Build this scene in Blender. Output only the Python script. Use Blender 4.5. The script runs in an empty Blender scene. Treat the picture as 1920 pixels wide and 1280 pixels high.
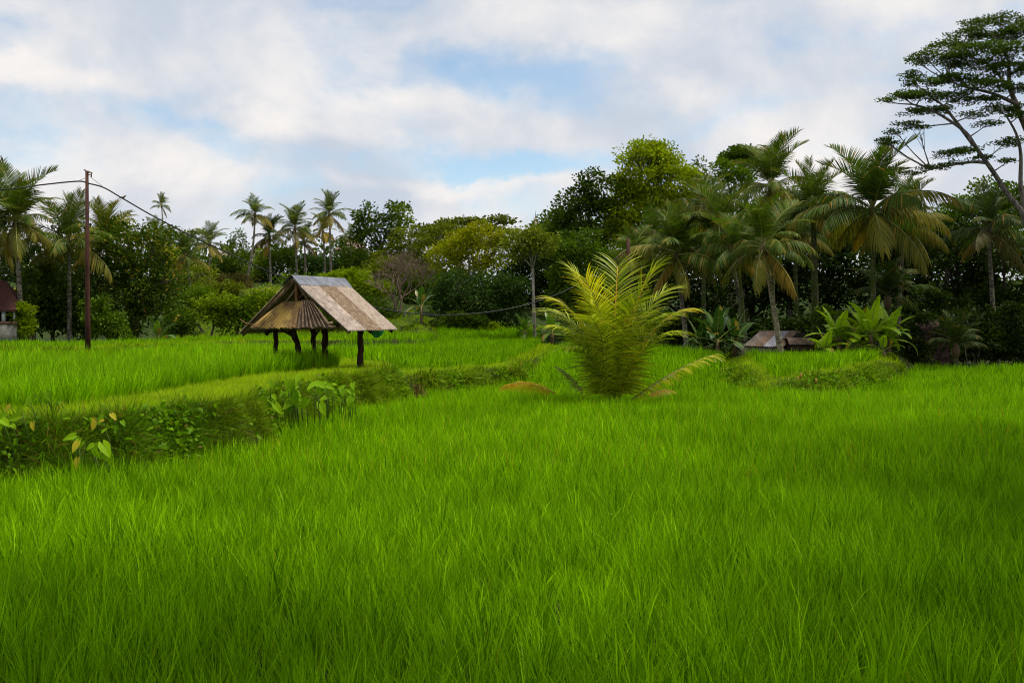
import bpy, math, random
import numpy as np
from mathutils import Vector, Matrix
R = math.radians
rng = np.random.default_rng(7)
random.seed(7)
sc = bpy.context.scene
COL = sc.collection
F = 1867.0; HY = 600.0; CZ = 2.5
def P(px, py, d):                      # pixel of the 1920 px photograph + distance -> world point
    return Vector(((px-960)/F*d, d, CZ-(py-HY)/F*d))
def PX(px, d): return (px-960)/F*d

# ---------------------------------------------------------------- camera, sky, sun
cam = bpy.data.objects.new('camera', bpy.data.cameras.new('camera')); COL.objects.link(cam)
cam.location = (0, 0, CZ); cam.rotation_euler = (R(90), 0, 0)
cam.data.sensor_width = 36; cam.data.lens = 36*F/1920
cam.data.shift_y = -(640-HY)/1920
cam.data.clip_end = 5000; cam.data.clip_start = .05
sc.camera = cam
sc.view_settings.view_transform = 'Standard'; sc.view_settings.look = 'None'
sc.view_settings.exposure = 0.0; sc.view_settings.gamma = 1
sc.cycles.max_bounces = 6; sc.cycles.diffuse_bounces = 3; sc.cycles.glossy_bounces = 2
sc.cycles.transmission_bounces = 3; sc.cycles.transparent_max_bounces = 4
sc.cycles.use_denoising = True; sc.cycles.pixel_filter_type = 'BLACKMAN_HARRIS'; sc.cycles.filter_width = 1.05

SUNV = Vector((.30, .02, .92)).normalized()     # towards the sun
sun = bpy.data.objects.new('sun', bpy.data.lights.new('sun', 'SUN')); COL.objects.link(sun)
sun.data.energy = 4.7; sun.data.angle = R(10); sun.data.color = (1, .95, .84)
sun.rotation_euler = (-SUNV).to_track_quat('-Z', 'Y').to_euler()
sun_el = math.asin(SUNV.z); sun_az = math.atan2(SUNV.x, SUNV.y)

class NT:
    def __init__(s, nt): s.nt = nt; s.n = nt.nodes; s.l = nt.links
    def new(s, t, **kw):
        n = s.n.new(t)
        for k, v in kw.items(): setattr(n, k, v)
        return n
    def put(s, sock, v):
        if isinstance(v, bpy.types.NodeSocket): s.l.new(v, sock)
        elif isinstance(v, tuple) and len(v) == 3 and sock.type == 'RGBA': sock.default_value = (*v, 1)
        else: sock.default_value = v
    def math(s, op, a, b=None, c=None, clamp=False):
        n = s.new('ShaderNodeMath', operation=op, use_clamp=clamp); s.put(n.inputs[0], a)
        if b is not None: s.put(n.inputs[1], b)
        if c is not None: s.put(n.inputs[2], c)
        return n.outputs[0]
    def vm(s, op, a, b=None):
        n = s.new('ShaderNodeVectorMath', operation=op); s.put(n.inputs[0], a)
        if b is not None: s.put(n.inputs[1], b)
        return n.outputs['Value'] if op in ('LENGTH', 'DOT_PRODUCT') else n.outputs[0]
    def mix(s, f, a, b, blend='MIX'):
        n = s.new('ShaderNodeMix', data_type='RGBA', blend_type=blend); s.put(n.inputs[0], f); s.put(n.inputs[6], a); s.put(n.inputs[7], b); return n.outputs[2]
    def noise(s, v, scale, detail=4, rough=.55, dist=0, col=False):
        n = s.new('ShaderNodeTexNoise'); n.inputs['Scale'].default_value = scale; n.inputs['Detail'].default_value = detail
        n.inputs['Roughness'].default_value = rough; n.inputs['Distortion'].default_value = dist
        if v is not None: s.put(n.inputs['Vector'], v)
        return n.outputs['Color' if col else 'Fac']
    def mr(s, v, a, b, c=0., d=1.):
        n = s.new('ShaderNodeMapRange', interpolation_type='SMOOTHSTEP'); s.put(n.inputs[0], v)
        for i, q in enumerate((a, b, c, d)): s.put(n.inputs[i+1], q)
        return n.outputs[0]

world = bpy.data.worlds.new('World'); sc.world = world; world.use_nodes = True
w = NT(world.node_tree); w.n.clear()
sky = w.new('ShaderNodeTexSky', sky_type='NISHITA', sun_disc=False)
sky.sun_elevation = sun_el; sky.sun_rotation = sun_az; sky.altitude = 200; sky.dust_density = .6; sky.ozone_density = 2.0
tc = w.new('ShaderNodeTexCoord').outputs['Generated']
flat = w.vm('MULTIPLY', tc, (1, 1, 1.7))
warp = w.noise(flat, 5.0, 7, .58, 0, True)
warp = w.vm('MULTIPLY', w.vm('SUBTRACT', warp, (.5, .5, .5)), (.17, .17, .12))
v2 = w.vm('ADD', tc, warp)
def blob(px, py, sx, sy):
    d = Vector((px-960, F, HY-py)); L = d.length; d.normalize()
    q = w.vm('MULTIPLY', w.vm('SUBTRACT', v2, tuple(d)), (L/sx, L/sx, L/sy))
    l = w.vm('LENGTH', q)
    return w.math('EXPONENT', w.math('MULTIPLY', w.math('MULTIPLY', l, l), -1.0))
def blobs(lst):
    acc = None
    for px, py, sx, sy, k in lst:
        sy *= 1.3
        b = w.math('MULTIPLY', blob(px, py, sx, sy), k)
        acc = b if acc is None else w.math('ADD', acc, b)
    return acc
blue = blobs([(930,150,200,46,1.15),(1120,165,140,30,.7),(900,305,260,30,1.3),(1010,300,130,18,.5),(20,292,90,26,.8),(370,262,110,22,.55),
              (1720,292,150,30,.9),(1500,320,120,24,.5),(560,355,140,22,.5),(1450,205,140,24,.45),(640,20,150,18,.35),(1300,60,160,16,.35),
              (1640,60,160,40,.3),(240,210,160,30,.3),(180,330,90,20,.5),(1250,255,120,20,.4)])
white = blobs([(820,185,150,26,.9),(30,155,75,26,1.1),(1240,25,150,26,.6),(960,60,180,34,.55),(1290,185,70,18,.7),(440,225,120,24,.6),
               (720,90,90,30,.5),(850,345,240,16,.8),(380,330,260,24,.6),(1100,100,140,26,.5),(150,160,90,24,.5),(620,250,180,26,.5),(1600,330,220,20,.5)])
n1 = w.noise(flat, 4.2, 8, .56, .3)
n2 = w.noise(w.vm('ADD', flat, (3.1, 1.7, .4)), 11, 7, .55)
cover = w.math('ADD', w.math('SUBTRACT', w.mr(n1, .31, .59), blue), w.math('MULTIPLY', white, .7))
cover = w.math('ADD', cover, w.math('MULTIPLY', w.math('SUBTRACT', n2, .5), .9))
cover = w.mr(cover, -.55, .75)
n3 = w.noise(w.vm('ADD', w.vm('MULTIPLY', tc, (1, 1, 1.25)), (.7, 2.1, .3)), 6.5, 8, .52, .2)
tone = w.math('ADD', w.math('MULTIPLY', white, .42), w.math('MULTIPLY', w.math('SUBTRACT', n3, .40), 2.6))
cl = w.mix(w.mr(tone, -.1, .95), (.58, .645, .745), (.97, .925, .89))
skyc = w.mix(1.0, sky.outputs[0], (.150, .165, .160), 'MULTIPLY')
full = w.mix(w.math('MULTIPLY', w.math('SUBTRACT', 1.0, cover), .8), cl, skyc)
bg = w.new('ShaderNodeBackground'); w.put(bg.inputs[0], full); bg.inputs[1].default_value = 1.0
ow = w.new('ShaderNodeOutputWorld'); w.l.new(bg.outputs[0], ow.inputs[0])

# ---------------------------------------------------------------- materials
def newmat(name):
    m = bpy.data.materials.new(name); m.use_nodes = True; t = NT(m.node_tree); t.n.clear()
    return m, t
def finish(t, sh):
    o = t.new('ShaderNodeOutputMaterial'); t.l.new(sh, o.inputs[0])
def princ(t, col, rough=.7, spec=.3, bump=None, bs=.3, bd=.02, metal=0):
    p = t.new('ShaderNodeBsdfPrincipled'); t.put(p.inputs['Base Color'], col); t.put(p.inputs['Roughness'], rough)
    p.inputs['Specular IOR Level'].default_value = spec; p.inputs['Metallic'].default_value = metal
    if bump is not None:
        b = t.new('ShaderNodeBump'); b.inputs['Strength'].default_value = bs; b.inputs['Distance'].default_value = bd
        t.put(b.inputs['Height'], bump); t.l.new(b.outputs[0], p.inputs['Normal'])
    return p.outputs[0]
_mats = {}
def leafmat(a, b, trans=.35, rough=.5, spec=.25, patch=0.0, third=None):
    """two tones mixed by the leaf's own random number"""
    key = (a, b, trans, rough, spec, patch, third)
    if key in _mats: return _mats[key]
    m, t = newmat('leaf'); at = t.new('ShaderNodeAttribute', attribute_name='rnd').outputs['Fac']
    oi = t.new('ShaderNodeObjectInfo').outputs['Random']
    f = t.math('ADD', t.math('MULTIPLY', at, .68), t.math('MULTIPLY', oi, .32), clamp=True)
    c = t.mix(f, a, b)
    if third:                                   # dry, yellow leaves in places
        at2 = t.new('ShaderNodeAttribute', attribute_name='dry').outputs['Fac']
        c = t.mix(at2, c, third)
    if patch:
        g = t.new('ShaderNodeNewGeometry').outputs['Position']
        n = t.noise(g, patch, 3, .5)
        c = t.mix(t.mr(n, .35, .65), t.mix(.22, c, a), c)
    p = princ(t, c, rough, spec)
    tr = t.new('ShaderNodeBsdfTranslucent'); t.put(tr.inputs[0], t.mix(1.0, c, (1.15, 1.25, .6), 'MULTIPLY'))
    mx = t.new('ShaderNodeMixShader'); mx.inputs[0].default_value = trans
    t.l.new(p, mx.inputs[1]); t.l.new(tr.outputs[0], mx.inputs[2]); finish(t, mx.outputs[0])
    _mats[key] = m; return m
def barkmat(a, b, scale=6, stretch=(1, 1, .25), bs=.6):
    key = ('bark', a, b, scale, stretch)
    if key in _mats: return _mats[key]
    m, t = newmat('bark'); g = t.new('ShaderNodeTexCoord').outputs['Object']
    n = t.noise(t.vm('MULTIPLY', g, stretch), scale, 6, .65)
    finish(t, princ(t, t.mix(t.mr(n, .35, .65), a, b), .9, .15, n, bs, .03)); _mats[key] = m; return m
def palmbark(a, b, moss=None):
    key = ('pb', a, b, moss)
    if key in _mats: return _mats[key]
    m, t = newmat('palm_bark'); g = t.new('ShaderNodeTexCoord').outputs['Object']
    n = t.noise(g, 5, 5, .7); n2_ = t.noise(t.vm('MULTIPLY', g, (1, 1, 5)), 4, 3, .6)
    c = t.mix(t.mr(n, .38, .62), a, b); c = t.mix(t.mr(n2_, .5, .62), c, tuple(x*.45 for x in a))
    if moss: c = t.mix(t.mr(t.noise(g, 2.2, 5, .6), .4, .6), c, moss)
    finish(t, princ(t, c, .9, .1, n2_, .8, .03)); _mats[key] = m; return m
def simplemat(name, a, b, scale=5, rough=.8, spec=.2, stretch=(1, 1, 1), bs=.3, metal=0, lo=.35, hi=.65):
    m, t = newmat(name); g = t.new('ShaderNodeTexCoord').outputs['Object']
    n = t.noise(t.vm('MULTIPLY', g, stretch), scale, 7, .65)
    finish(t, princ(t, t.mix(t.mr(n, lo, hi), a, b), rough, spec, n, bs, .02, metal)); return m

# ---------------------------------------------------------------- mesh accumulator
class G:
    def __init__(s): s.v = []; s.q = []; s.t = []; s.n = 0; s.a = {'rnd': [], 'dry': []}
    def add(s, v, q=None, t=None, mat=0, rnd=.5, dry=0.):
        v = np.asarray(v, float).reshape(-1, 3); k = len(v)
        if q is not None and len(q): s.q.append((np.asarray(q, int).reshape(-1, 4)+s.n, mat))
        if t is not None and len(t): s.t.append((np.asarray(t, int).reshape(-1, 3)+s.n, mat))
        s.v.append(v); s.n += k
        for nm, val in (('rnd', rnd), ('dry', dry)):
            s.a[nm].append(np.broadcast_to(np.asarray(val, float), (k,)))
    def mesh(s, name, mats, loc=(0, 0, 0), smooth=False):
        me = bpy.data.meshes.new(name)
        if not s.v: return me
        V = np.concatenate(s.v)-np.array(loc)
        Q = [x for x, m in s.q]; T = [x for x, m in s.t]
        nq = sum(len(x) for x in Q); ntri = sum(len(x) for x in T)
        idx = np.concatenate([x.ravel() for x in Q+T]) if Q or T else np.zeros(0, int)
        mi = np.concatenate([np.full(len(x), m) for x, m in s.q+s.t])
        me.vertices.add(len(V)); me.vertices.foreach_set('co', V.ravel())
        me.loops.add(len(idx)); me.loops.foreach_set('vertex_index', idx)
        me.polygons.add(nq+ntri)
        st = np.concatenate([np.arange(nq)*4, nq*4+np.arange(ntri)*3])
        me.polygons.foreach_set('loop_start', st)
        for m in (mats if isinstance(mats, (list, tuple)) else [mats]): me.materials.append(m)
        me.polygons.foreach_set('material_index', mi)
        if smooth: me.polygons.foreach_set('use_smooth', np.ones(nq+ntri, bool))
        for nm, ar in s.a.items():
            at = me.attributes.new(nm, 'FLOAT', 'POINT'); at.data.foreach_set('value', np.concatenate(ar))
        me.update(calc_edges=True); me.validate()
        return me
    def tube(s, pts, rad, n=8, mat=0, cap=True, rnd=.5):
        pts = [Vector(p) for p in pts]; m = len(pts)
        if not hasattr(rad, '__len__'): rad = [rad]*m
        V = []; up = Vector((0.3, .2, 1)).normalized(); prev = None
        for i, p in enumerate(pts):
            d = (pts[min(i+1, m-1)]-pts[max(i-1, 0)]).normalized()
            if prev is None:
                a = d.orthogonal().normalized()
            else: a = (prev-d*prev.dot(d)).normalized()
            prev = a; b = d.cross(a)
            for k in range(n):
                th = 2*math.pi*k/n; V.append(p+(a*math.cos(th)+b*math.sin(th))*rad[i])
        q = [(i*n+k, i*n+(k+1) % n, (i+1)*n+(k+1) % n, (i+1)*n+k) for i in range(m-1) for k in range(n)]
        t = []
        if cap:
            V += [pts[0], pts[-1]]; c0 = m*n; c1 = m*n+1
            t = [(c0, (k+1) % n, k) for k in range(n)]+[(c1, (m-1)*n+k, (m-1)*n+(k+1) % n) for k in range(n)]
        s.add([tuple(x) for x in V], q, t, mat, rnd)
    def box(s, c, ax, ay, az, mat=0, rnd=.5):   # centre and three half-axis vectors
        c = np.array(c); ax, ay, az = map(np.array, (ax, ay, az))
        V = [c+i*ax+j*ay+k*az for i in (-1, 1) for j in (-1, 1) for k in (-1, 1)]
        s.add(V, [(0,1,3,2),(4,6,7,5),(0,4,5,1),(2,3,7,6),(0,2,6,4),(1,5,7,3)], None, mat, rnd)
    def beam(s, a, b, w_, h_, mat=0, up=(0, 0, 1)):
        a, b = Vector(a), Vector(b); d = b-a; u = Vector(up); sd = d.cross(u).normalized(); u = sd.cross(d).normalized()
        s.box((a+b)/2, d/2, sd*w_/2, u*h_/2, mat)
    def leaves(s, C, A, L, W, rnd, mat=0, dry=0.):
        N = len(C)
        if N == 0: return
        A = A/np.maximum(np.linalg.norm(A, axis=1, keepdims=True), 1e-6)
        r = rng.normal(size=(N, 3)); S = np.cross(A, r); S /= np.maximum(np.linalg.norm(S, axis=1, keepdims=True), 1e-6)
        L = np.broadcast_to(L, (N,))[:, None]; W = np.broadcast_to(W, (N,))[:, None]
        dn = np.array([0, 0, -1.])*L*.12
        V = np.stack([C, C+A*L*.45+S*W, C+A*L+dn, C+A*L*.45-S*W], 1).reshape(-1, 3)
        q = np.arange(N*4).reshape(-1, 4)
        s.add(V, q, None, mat, np.repeat(np.broadcast_to(rnd, (N,)), 4), np.repeat(np.broadcast_to(dry, (N,)), 4))

def link(o, parent=None):
    COL.objects.link(o)
    if parent is not None: o.parent = parent
    return o
def props(o, label=None, cat=None, group=None, kind=None):
    if label: o['label'] = label
    if cat: o['category'] = cat
    if group: o['group'] = group
    if kind: o['kind'] = kind
    return o
def thing(name, label, cat, loc=(0, 0, 0), group=None):
    o = bpy.data.objects.new(name, None); o.location = loc; o.empty_display_size = .2; link(o)
    return props(o, label, cat, group)
def part(name, g, mats, parent, smooth=False, label=None):
    root = parent; loc = Vector(parent.location)
    while root.parent is not None: root = root.parent; loc += root.location
    o = bpy.data.objects.new(name, g.mesh(name, mats, loc, smooth)); link(o, parent)
    if label: o['label'] = label
    return o
def solo(name, g, mats, label=None, cat=None, group=None, kind=None, smooth=False, loc=(0, 0, 0)):
    o = bpy.data.objects.new(name, g.mesh(name, mats, loc, smooth)); o.location = loc; link(o)
    return props(o, label, cat, group, kind)

# ---------------------------------------------------------------- terrain
def poly(lst): return np.array([(PX(p, d), d) for p, d in lst])
def sdist(x, y, pl):                    # signed distance, positive inside
    x = np.asarray(x, float); y = np.asarray(y, float); best = np.full(x.shape, 1e9); ins = np.zeros(x.shape, bool)
    n = len(pl)
    for i in range(n):
        ax, ay = pl[i]; bx, by = pl[(i+1) % n]; dx, dy = bx-ax, by-ay
        t = np.clip(((x-ax)*dx+(y-ay)*dy)/(dx*dx+dy*dy+1e-9), 0, 1)
        best = np.minimum(best, np.hypot(x-ax-t*dx, y-ay-t*dy))
        c = ((ay > y) != (by > y)) & (x < (bx-ax)*(y-ay)/(by-ay+1e-12)+ax)
        ins ^= c
    return np.where(ins, best, -best)
def sm(a, b, x): t = np.clip((x-a)/(b-a), 0, 1); return t*t*(3-2*t)
T1 = poly([(-900,12.2),(-400,13.3),(-150,14.2),(0,14.7),(100,14.6),(200,15.0),(300,16.3),(430,17.7),(500,20.5),(600,24.3),(700,26.9),(722,29.5),(735,33),(700,40),(560,47),(300,47),(-1200,47)])
T1B = poly([(-1200,35),(-400,35),(0,35.5),(165,36.3),(210,37.5),(330,43),(480,50),(600,51),(650,52),(760,58),(815,66),(800,78),(700,100),(-1500,100)])
T2 = poly([(722,29.8),(800,31.5),(880,33.5),(955,36),(985,42),(1020,54),(1040,62),(1000,100),(400,100),(500,45),(700,33)])
T3 = poly([(1380,47),(1395,38),(1425,31),(1500,30.5),(1580,33),(1640,38),(1675,44),(1690,52),(1690,120),(1380,120)])
def wob(x, y):
    return .22*np.sin(x*1.7+1.3*np.sin(y*.9))+.16*np.sin(y*2.3+x*.8+1)+.08*np.sin(x*5.1+y*3.7)
HM = None
def ground(x, y):
    x = np.asarray(x, float); y = np.asarray(y, float)
    wb = wob(x, y)*.6
    z = .62*sm(31, 48, y)*(1-sm(9, 13, x))
    s1 = sdist(x, y, T1)+wb; z = np.maximum(z, 1.0*sm(-.75, .05, s1)+.06*np.exp(-((s1-.5)/.5)**2))
    s = sdist(x, y, T1B)+wb*.8; z = np.maximum(z, 1.12*sm(-.6, .1, s)+.34*np.exp(-((s-.5)/.5)**2))
    s = sdist(x, y, T2)+wb; z = np.maximum(z, .74*sm(-.7, .05, s)+.07*np.exp(-((s-.5)/.5)**2))
    s = sdist(x, y, T3)+wb*1.3; h3 = .16+.54*sm(6.3, 9.6, x+.12*(y-30)); z = np.maximum(z, h3*sm(-.8, .1, s)+.08*np.exp(-((s-.6)/.5)**2))
    hill = np.interp(y, [72, 92, 99, 128, 160, 400], [0, 4.2, 4.4, 7.6, 8.2, 8.0])
    m = .62+.38*sm(6, -14, x)+.38*sm(18, 36, x)
    z = z+hill*m
    return z
def gz(x, y): return float(ground(np.array([x]), np.array([y]))[0])

gx = np.concatenate([-np.geomspace(40, 900, 26)[::-1], np.arange(-39.8, 39.9, .22), np.geomspace(40, 900, 26)])
gy = np.concatenate([np.linspace(-300, -4, 18), np.arange(-2, 62, .22), np.arange(62.4, 135, .8), np.geomspace(138, 1500, 24)])
XX, YY = np.meshgrid(gx, gy); ZZ = ground(XX, YY)
nx_, ny_ = len(gx), len(gy)
ii = np.arange(nx_*ny_).reshape(ny_, nx_)
Q = np.stack([ii[:-1, :-1], ii[:-1, 1:], ii[1:, 1:], ii[1:, :-1]], -1).reshape(-1, 4)
yel = (np.exp(-((YY-95.5)/2.6)**2)*(XX < 20)).ravel()+((YY > 88) & (YY < 97) & (XX > 36) & (XX < 60)).ravel()*.8
hillm = sm(66, 76, YY).ravel()
g = G(); g.add(np.stack([XX, YY, ZZ], -1).reshape(-1, 3), Q, None, 0, hillm, np.clip(yel, 0, 1))
m, t = newmat('earth'); geo = t.new('ShaderNodeNewGeometry'); pos = geo.outputs['Position']
na = t.noise(pos, 1.3, 8, .65); nb = t.noise(pos, 9, 6, .7)
c = t.mix(t.mr(na, .4, .6), (.016, .018, .005), (.034, .034, .010))
c = t.mix(t.mr(nb, .42, .7), c, (.025, .045, .006))
hc = t.mix(t.mr(t.noise(pos, .5, 7, .7), .35, .65), (.012, .024, .004), (.035, .058, .008))
c = t.mix(t.new('ShaderNodeAttribute', attribute_name='rnd').outputs['Fac'], c, hc)
c = t.mix(t.new('ShaderNodeAttribute', attribute_name='dry').outputs['Fac'], c, (.32, .30, .02))
finish(t, princ(t, c, .95, .1, nb, .7, .06))
solo('ground', g, m, kind='structure', smooth=True)

# ---------------------------------------------------------------- scatter by geometry nodes (only for stuff)
def scatter_group(name, coll):
    ng = bpy.data.node_groups.new(name, 'GeometryNodeTree')
    ng.interface.new_socket('Geometry', in_out='INPUT', socket_type='NodeSocketGeometry')
    ng.interface.new_socket('Geometry', in_out='OUTPUT', socket_type='NodeSocketGeometry')
    n, l = ng.nodes, ng.links
    i = n.new('NodeGroupInput'); o = n.new('NodeGroupOutput'); ip = n.new('GeometryNodeInstanceOnPoints')
    ci = n.new('GeometryNodeCollectionInfo'); ci.inputs['Collection'].default_value = coll
    ci.inputs['Separate Children'].default_value = True; ci.inputs['Reset Children'].default_value = True
    ar = n.new('GeometryNodeInputNamedAttribute'); ar.data_type = 'FLOAT_VECTOR'; ar.inputs[0].default_value = 'rot'
    as_ = n.new('GeometryNodeInputNamedAttribute'); as_.data_type = 'FLOAT_VECTOR'; as_.inputs[0].default_value = 'scl'
    ai = n.new('GeometryNodeInputNamedAttribute'); ai.data_type = 'INT'; ai.inputs[0].default_value = 'idx'
    l.new(i.outputs[0], ip.inputs['Points']); l.new(ci.outputs[0], ip.inputs['Instance'])
    ip.inputs['Pick Instance'].default_value = True
    l.new(ai.outputs[0], ip.inputs['Instance Index']); l.new(ar.outputs[0], ip.inputs['Rotation']); l.new(as_.outputs[0], ip.inputs['Scale'])
    l.new(ip.outputs[0], o.inputs[0]); return ng
def scatter(name, pts, rot, scl, idx, coll, kind='stuff', label=None):
    me = bpy.data.meshes.new(name); me.vertices.add(len(pts)); me.vertices.foreach_set('co', np.asarray(pts, float).ravel())
    for nm, ty, d, key in (('rot', 'FLOAT_VECTOR', rot, 'vector'), ('scl', 'FLOAT_VECTOR', scl, 'vector'), ('idx', 'INT', idx, 'value')):
        a = me.attributes.new(nm, ty, 'POINT'); a.data.foreach_set(key, np.asarray(d).ravel())
    o = bpy.data.objects.new(name, me); link(o); props(o, label, None, None, kind)
    md = o.modifiers.new('scatter', 'NODES'); md.node_group = scatter_group(name, coll); return o
def blade(g, base, az, lean, curl, L, W, segs, rnd, dry=0., twist=0):
    """one grass blade: starts near-vertical, bends over towards az"""
    h = Vector((math.cos(az), math.sin(az), 0)); side = Vector((-math.sin(az+twist), math.cos(az+twist), 0))
    p = Vector(base); V = []; th = lean
    for i in range(segs+1):
        f = i/segs; wd = W*.5*(1-f**2.2)*(.55+.45*min(1, f*4)) if i < segs else 0
        if i < segs: V += [p-side*wd, p+side*wd]
        else: V += [p]
        p = p+(h*math.sin(th)+Vector((0, 0, 1))*math.cos(th))*(L/segs); th += curl/segs
    q = [(2*i, 2*i+1, 2*i+3, 2*i+2) for i in range(segs-1)]
    g.add([tuple(x) for x in V], q, [(2*segs-2, 2*segs-1, 2*segs)], 0, rnd, dry)
def clumps(name, n, nb, rad, h, W, segs, mat, lean=.12, curl=.7, hv=.25, dryp=0., wide=0):
    coll = bpy.data.collections.new(name)
    for k in range(n):
        g = G()
        for b in range(nb):
            a = random.uniform(0, 6.28); r = rad*math.sqrt(random.random())
            aa = a+random.uniform(-.9, .9)
            le = min(2.2*lean, abs(random.gauss(lean, lean*.8)))*(.5+r/rad); cu = min(2.4*curl, abs(random.gauss(curl, curl*.7)))
            L = h*(1+random.uniform(-hv, hv)); dr = 1. if random.random() < dryp else 0.
            blade(g, (r*math.cos(a), r*math.sin(a), -.02), aa, le, cu, L, W*random.uniform(.7, 1.25), segs, random.random(), dr, random.uniform(-1.2, 1.2))
        o = bpy.data.objects.new(name, g.mesh(name, mat, smooth=False)); coll.objects.link(o)
    return coll
RICE = leafmat((.022, .095, .0003), (.45, .82, .001), .28, .55, .06, .35, (.50, .42, .02))
RICE1 = leafmat((.055, .185, .004), (.19, .42, .007), .42, .45, .22, .35, (.42, .36, .03))
c_near = clumps('rice_near', 9, 30, .048, .42, .0105, 4, RICE, .12, .46, .36, .008)
c_mid = clumps('rice_mid', 8, 24, .062, .42, .0135, 3, RICE, .11, .42, .34, .006)
c_far = clumps('rice_far', 6, 13, .19, .43, .036, 2, RICE, .12, .45, .3, 0)
def wedge(y0, y1, sp, margin=1.5):
    out = []
    ys = np.arange(y0, y1, sp)
    for y in ys:
        hw = y*960/F+margin+y*.05
        xs = np.arange(-hw, hw, sp)
        out.append(np.stack([xs, np.full(len(xs), y)], 1))
    p = np.concatenate(out); return p+rng.uniform(-.48, .48, p.shape)*sp
def put_rice(name, mask, zones, hs=1.0, label=None):
    for y0, y1, sp, coll in zones:
        p = wedge(y0, y1, sp); k = mask(p[:, 0], p[:, 1]); p = p[k]
        if not len(p): continue
        N = len(p); z = ground(p[:, 0], p[:, 1])
        pts = np.stack([p[:, 0], p[:, 1], z], 1)
        rot = np.stack([rng.normal(0, .07, N), rng.normal(0, .07, N), rng.uniform(0, 6.28, N)], 1)
        lf = 1+.10*np.sin(p[:, 0]*.9+1.7*np.sin(p[:, 1]*.5))+.06*np.sin(p[:, 1]*1.9+p[:, 0]*1.1)
        s = hs*rng.normal(1, .14, N)*lf; s3 = np.stack([s*1.0, s*1.0, s], 1)
        scatter(name, pts, rot, s3, rng.integers(0, 8, N), coll, label=label)
def riceT0(x, y):
    ok = (sdist(x, y, T1)+wob(x, y)*.6 < -.72) & (sdist(x, y, T2)+wob(x, y)*.6 < -.75) & (sdist(x, y, T3)+wob(x, y)*.7 < -.85)
    px = 960+x/np.maximum(y, .1)*F
    ok &= np.where(px > 1640, y < 47.3+.5*np.sin(x), np.where(px > 1375, y < 45, 69-(px-1000)*.045 > y)) & ((px > 1000) | (y < 36))
    ok &= np.hypot(x-PX(1150, 27), y-27) > .35
    return ok
R1 = poly([(-900,15.6),(-400,16.4),(0,16.5),(150,16.8),(250,19.0),(370,22.5),(450,25.4),(560,28.3),(622,29.6),(636,31.5),(620,34.5),(560,46),(320,41),(200,34.2),(0,33),(-400,32),(-1200,32)])
R2 = poly([(735,33),(800,34),(880,36),(940,38),(965,44),(1000,56),(1012,78),(822,78),(824,70),(770,60),(660,53),(590,50),(640,38),(690,34.5)])
R1B = poly([(-1200,37),(-400,37),(0,37.8),(165,38.5),(240,41),(330,46),(480,52.5),(600,53),(720,59),(790,67),(770,74),(480,72),(420,64),(330,57),(200,50.5),(-400,49.5),(-1200,49)])
def riceT3(x, y):
    px = 960+x/np.maximum(y, .1)*F
    return (sdist(x, y, T3)+wob(x, y)*.8 > .65) & (y < 46.2) & (px < 1660)
put_rice('rice_crop', riceT0, [(3.2, 14, .16, c_near), (14, 30, .175, c_mid), (30, 70, .30, c_far)])
put_rice('rice_crop', lambda x, y: sdist(x, y, R1) > 0, [(13, 26, .16, c_near), (26, 47, .19, c_mid)], 1.15)
put_rice('rice_crop', lambda x, y: sdist(x, y, R2) > 0, [(30, 80, .28, c_far)], .95)
put_rice('rice_crop', riceT3, [(30, 57, .26, c_far)], .95)
put_rice('rice_crop', lambda x, y: sdist(x, y, R1B) > 0, [(35, 76, .28, c_far)], .85)

# grassy banks and paths between the paddies
VERGE = leafmat((.012, .045, .001), (.17, .32, .002), .35, .55, .06, .8, (.20, .12, .02))
VYEL = leafmat((.12, .22, .001), (.43, .60, .002), .35, .55, .06, .8, (.35, .25, .05))
v_short = clumps('verge_short', 7, 26, .07, .13, .006, 3, VYEL, .45, .9, .4, .06)
v_long = clumps('verge_long', 7, 22, .08, .26, .007, 4, VERGE, .6, 1.5, .4, .06)
v_far = clumps('verge_far', 5, 14, .16, .17, .022, 2, VYEL, .45, .8, .4, .06)
VMIX = leafmat((.018, .055, .001), (.28, .42, .002), .3, .55, .06, .8, (.24, .15, .02))
v_mid = clumps('verge_leafy', 7, 24, .08, .22, .009, 3, VMIX, .5, 1.2, .4, .04)
v_farl = clumps('verge_far_long', 7, 18, .14, .20, .018, 3, VMIX, .6, 1.2, .4, .04)
ALLT = [T1, T2, T3, T1B]
def normals(x, y):
    e = .12; zx = (ground(x+e, y)-ground(x-e, y))/(2*e); zy = (ground(x, y+e)-ground(x, y-e))/(2*e); return zx, zy
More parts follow.
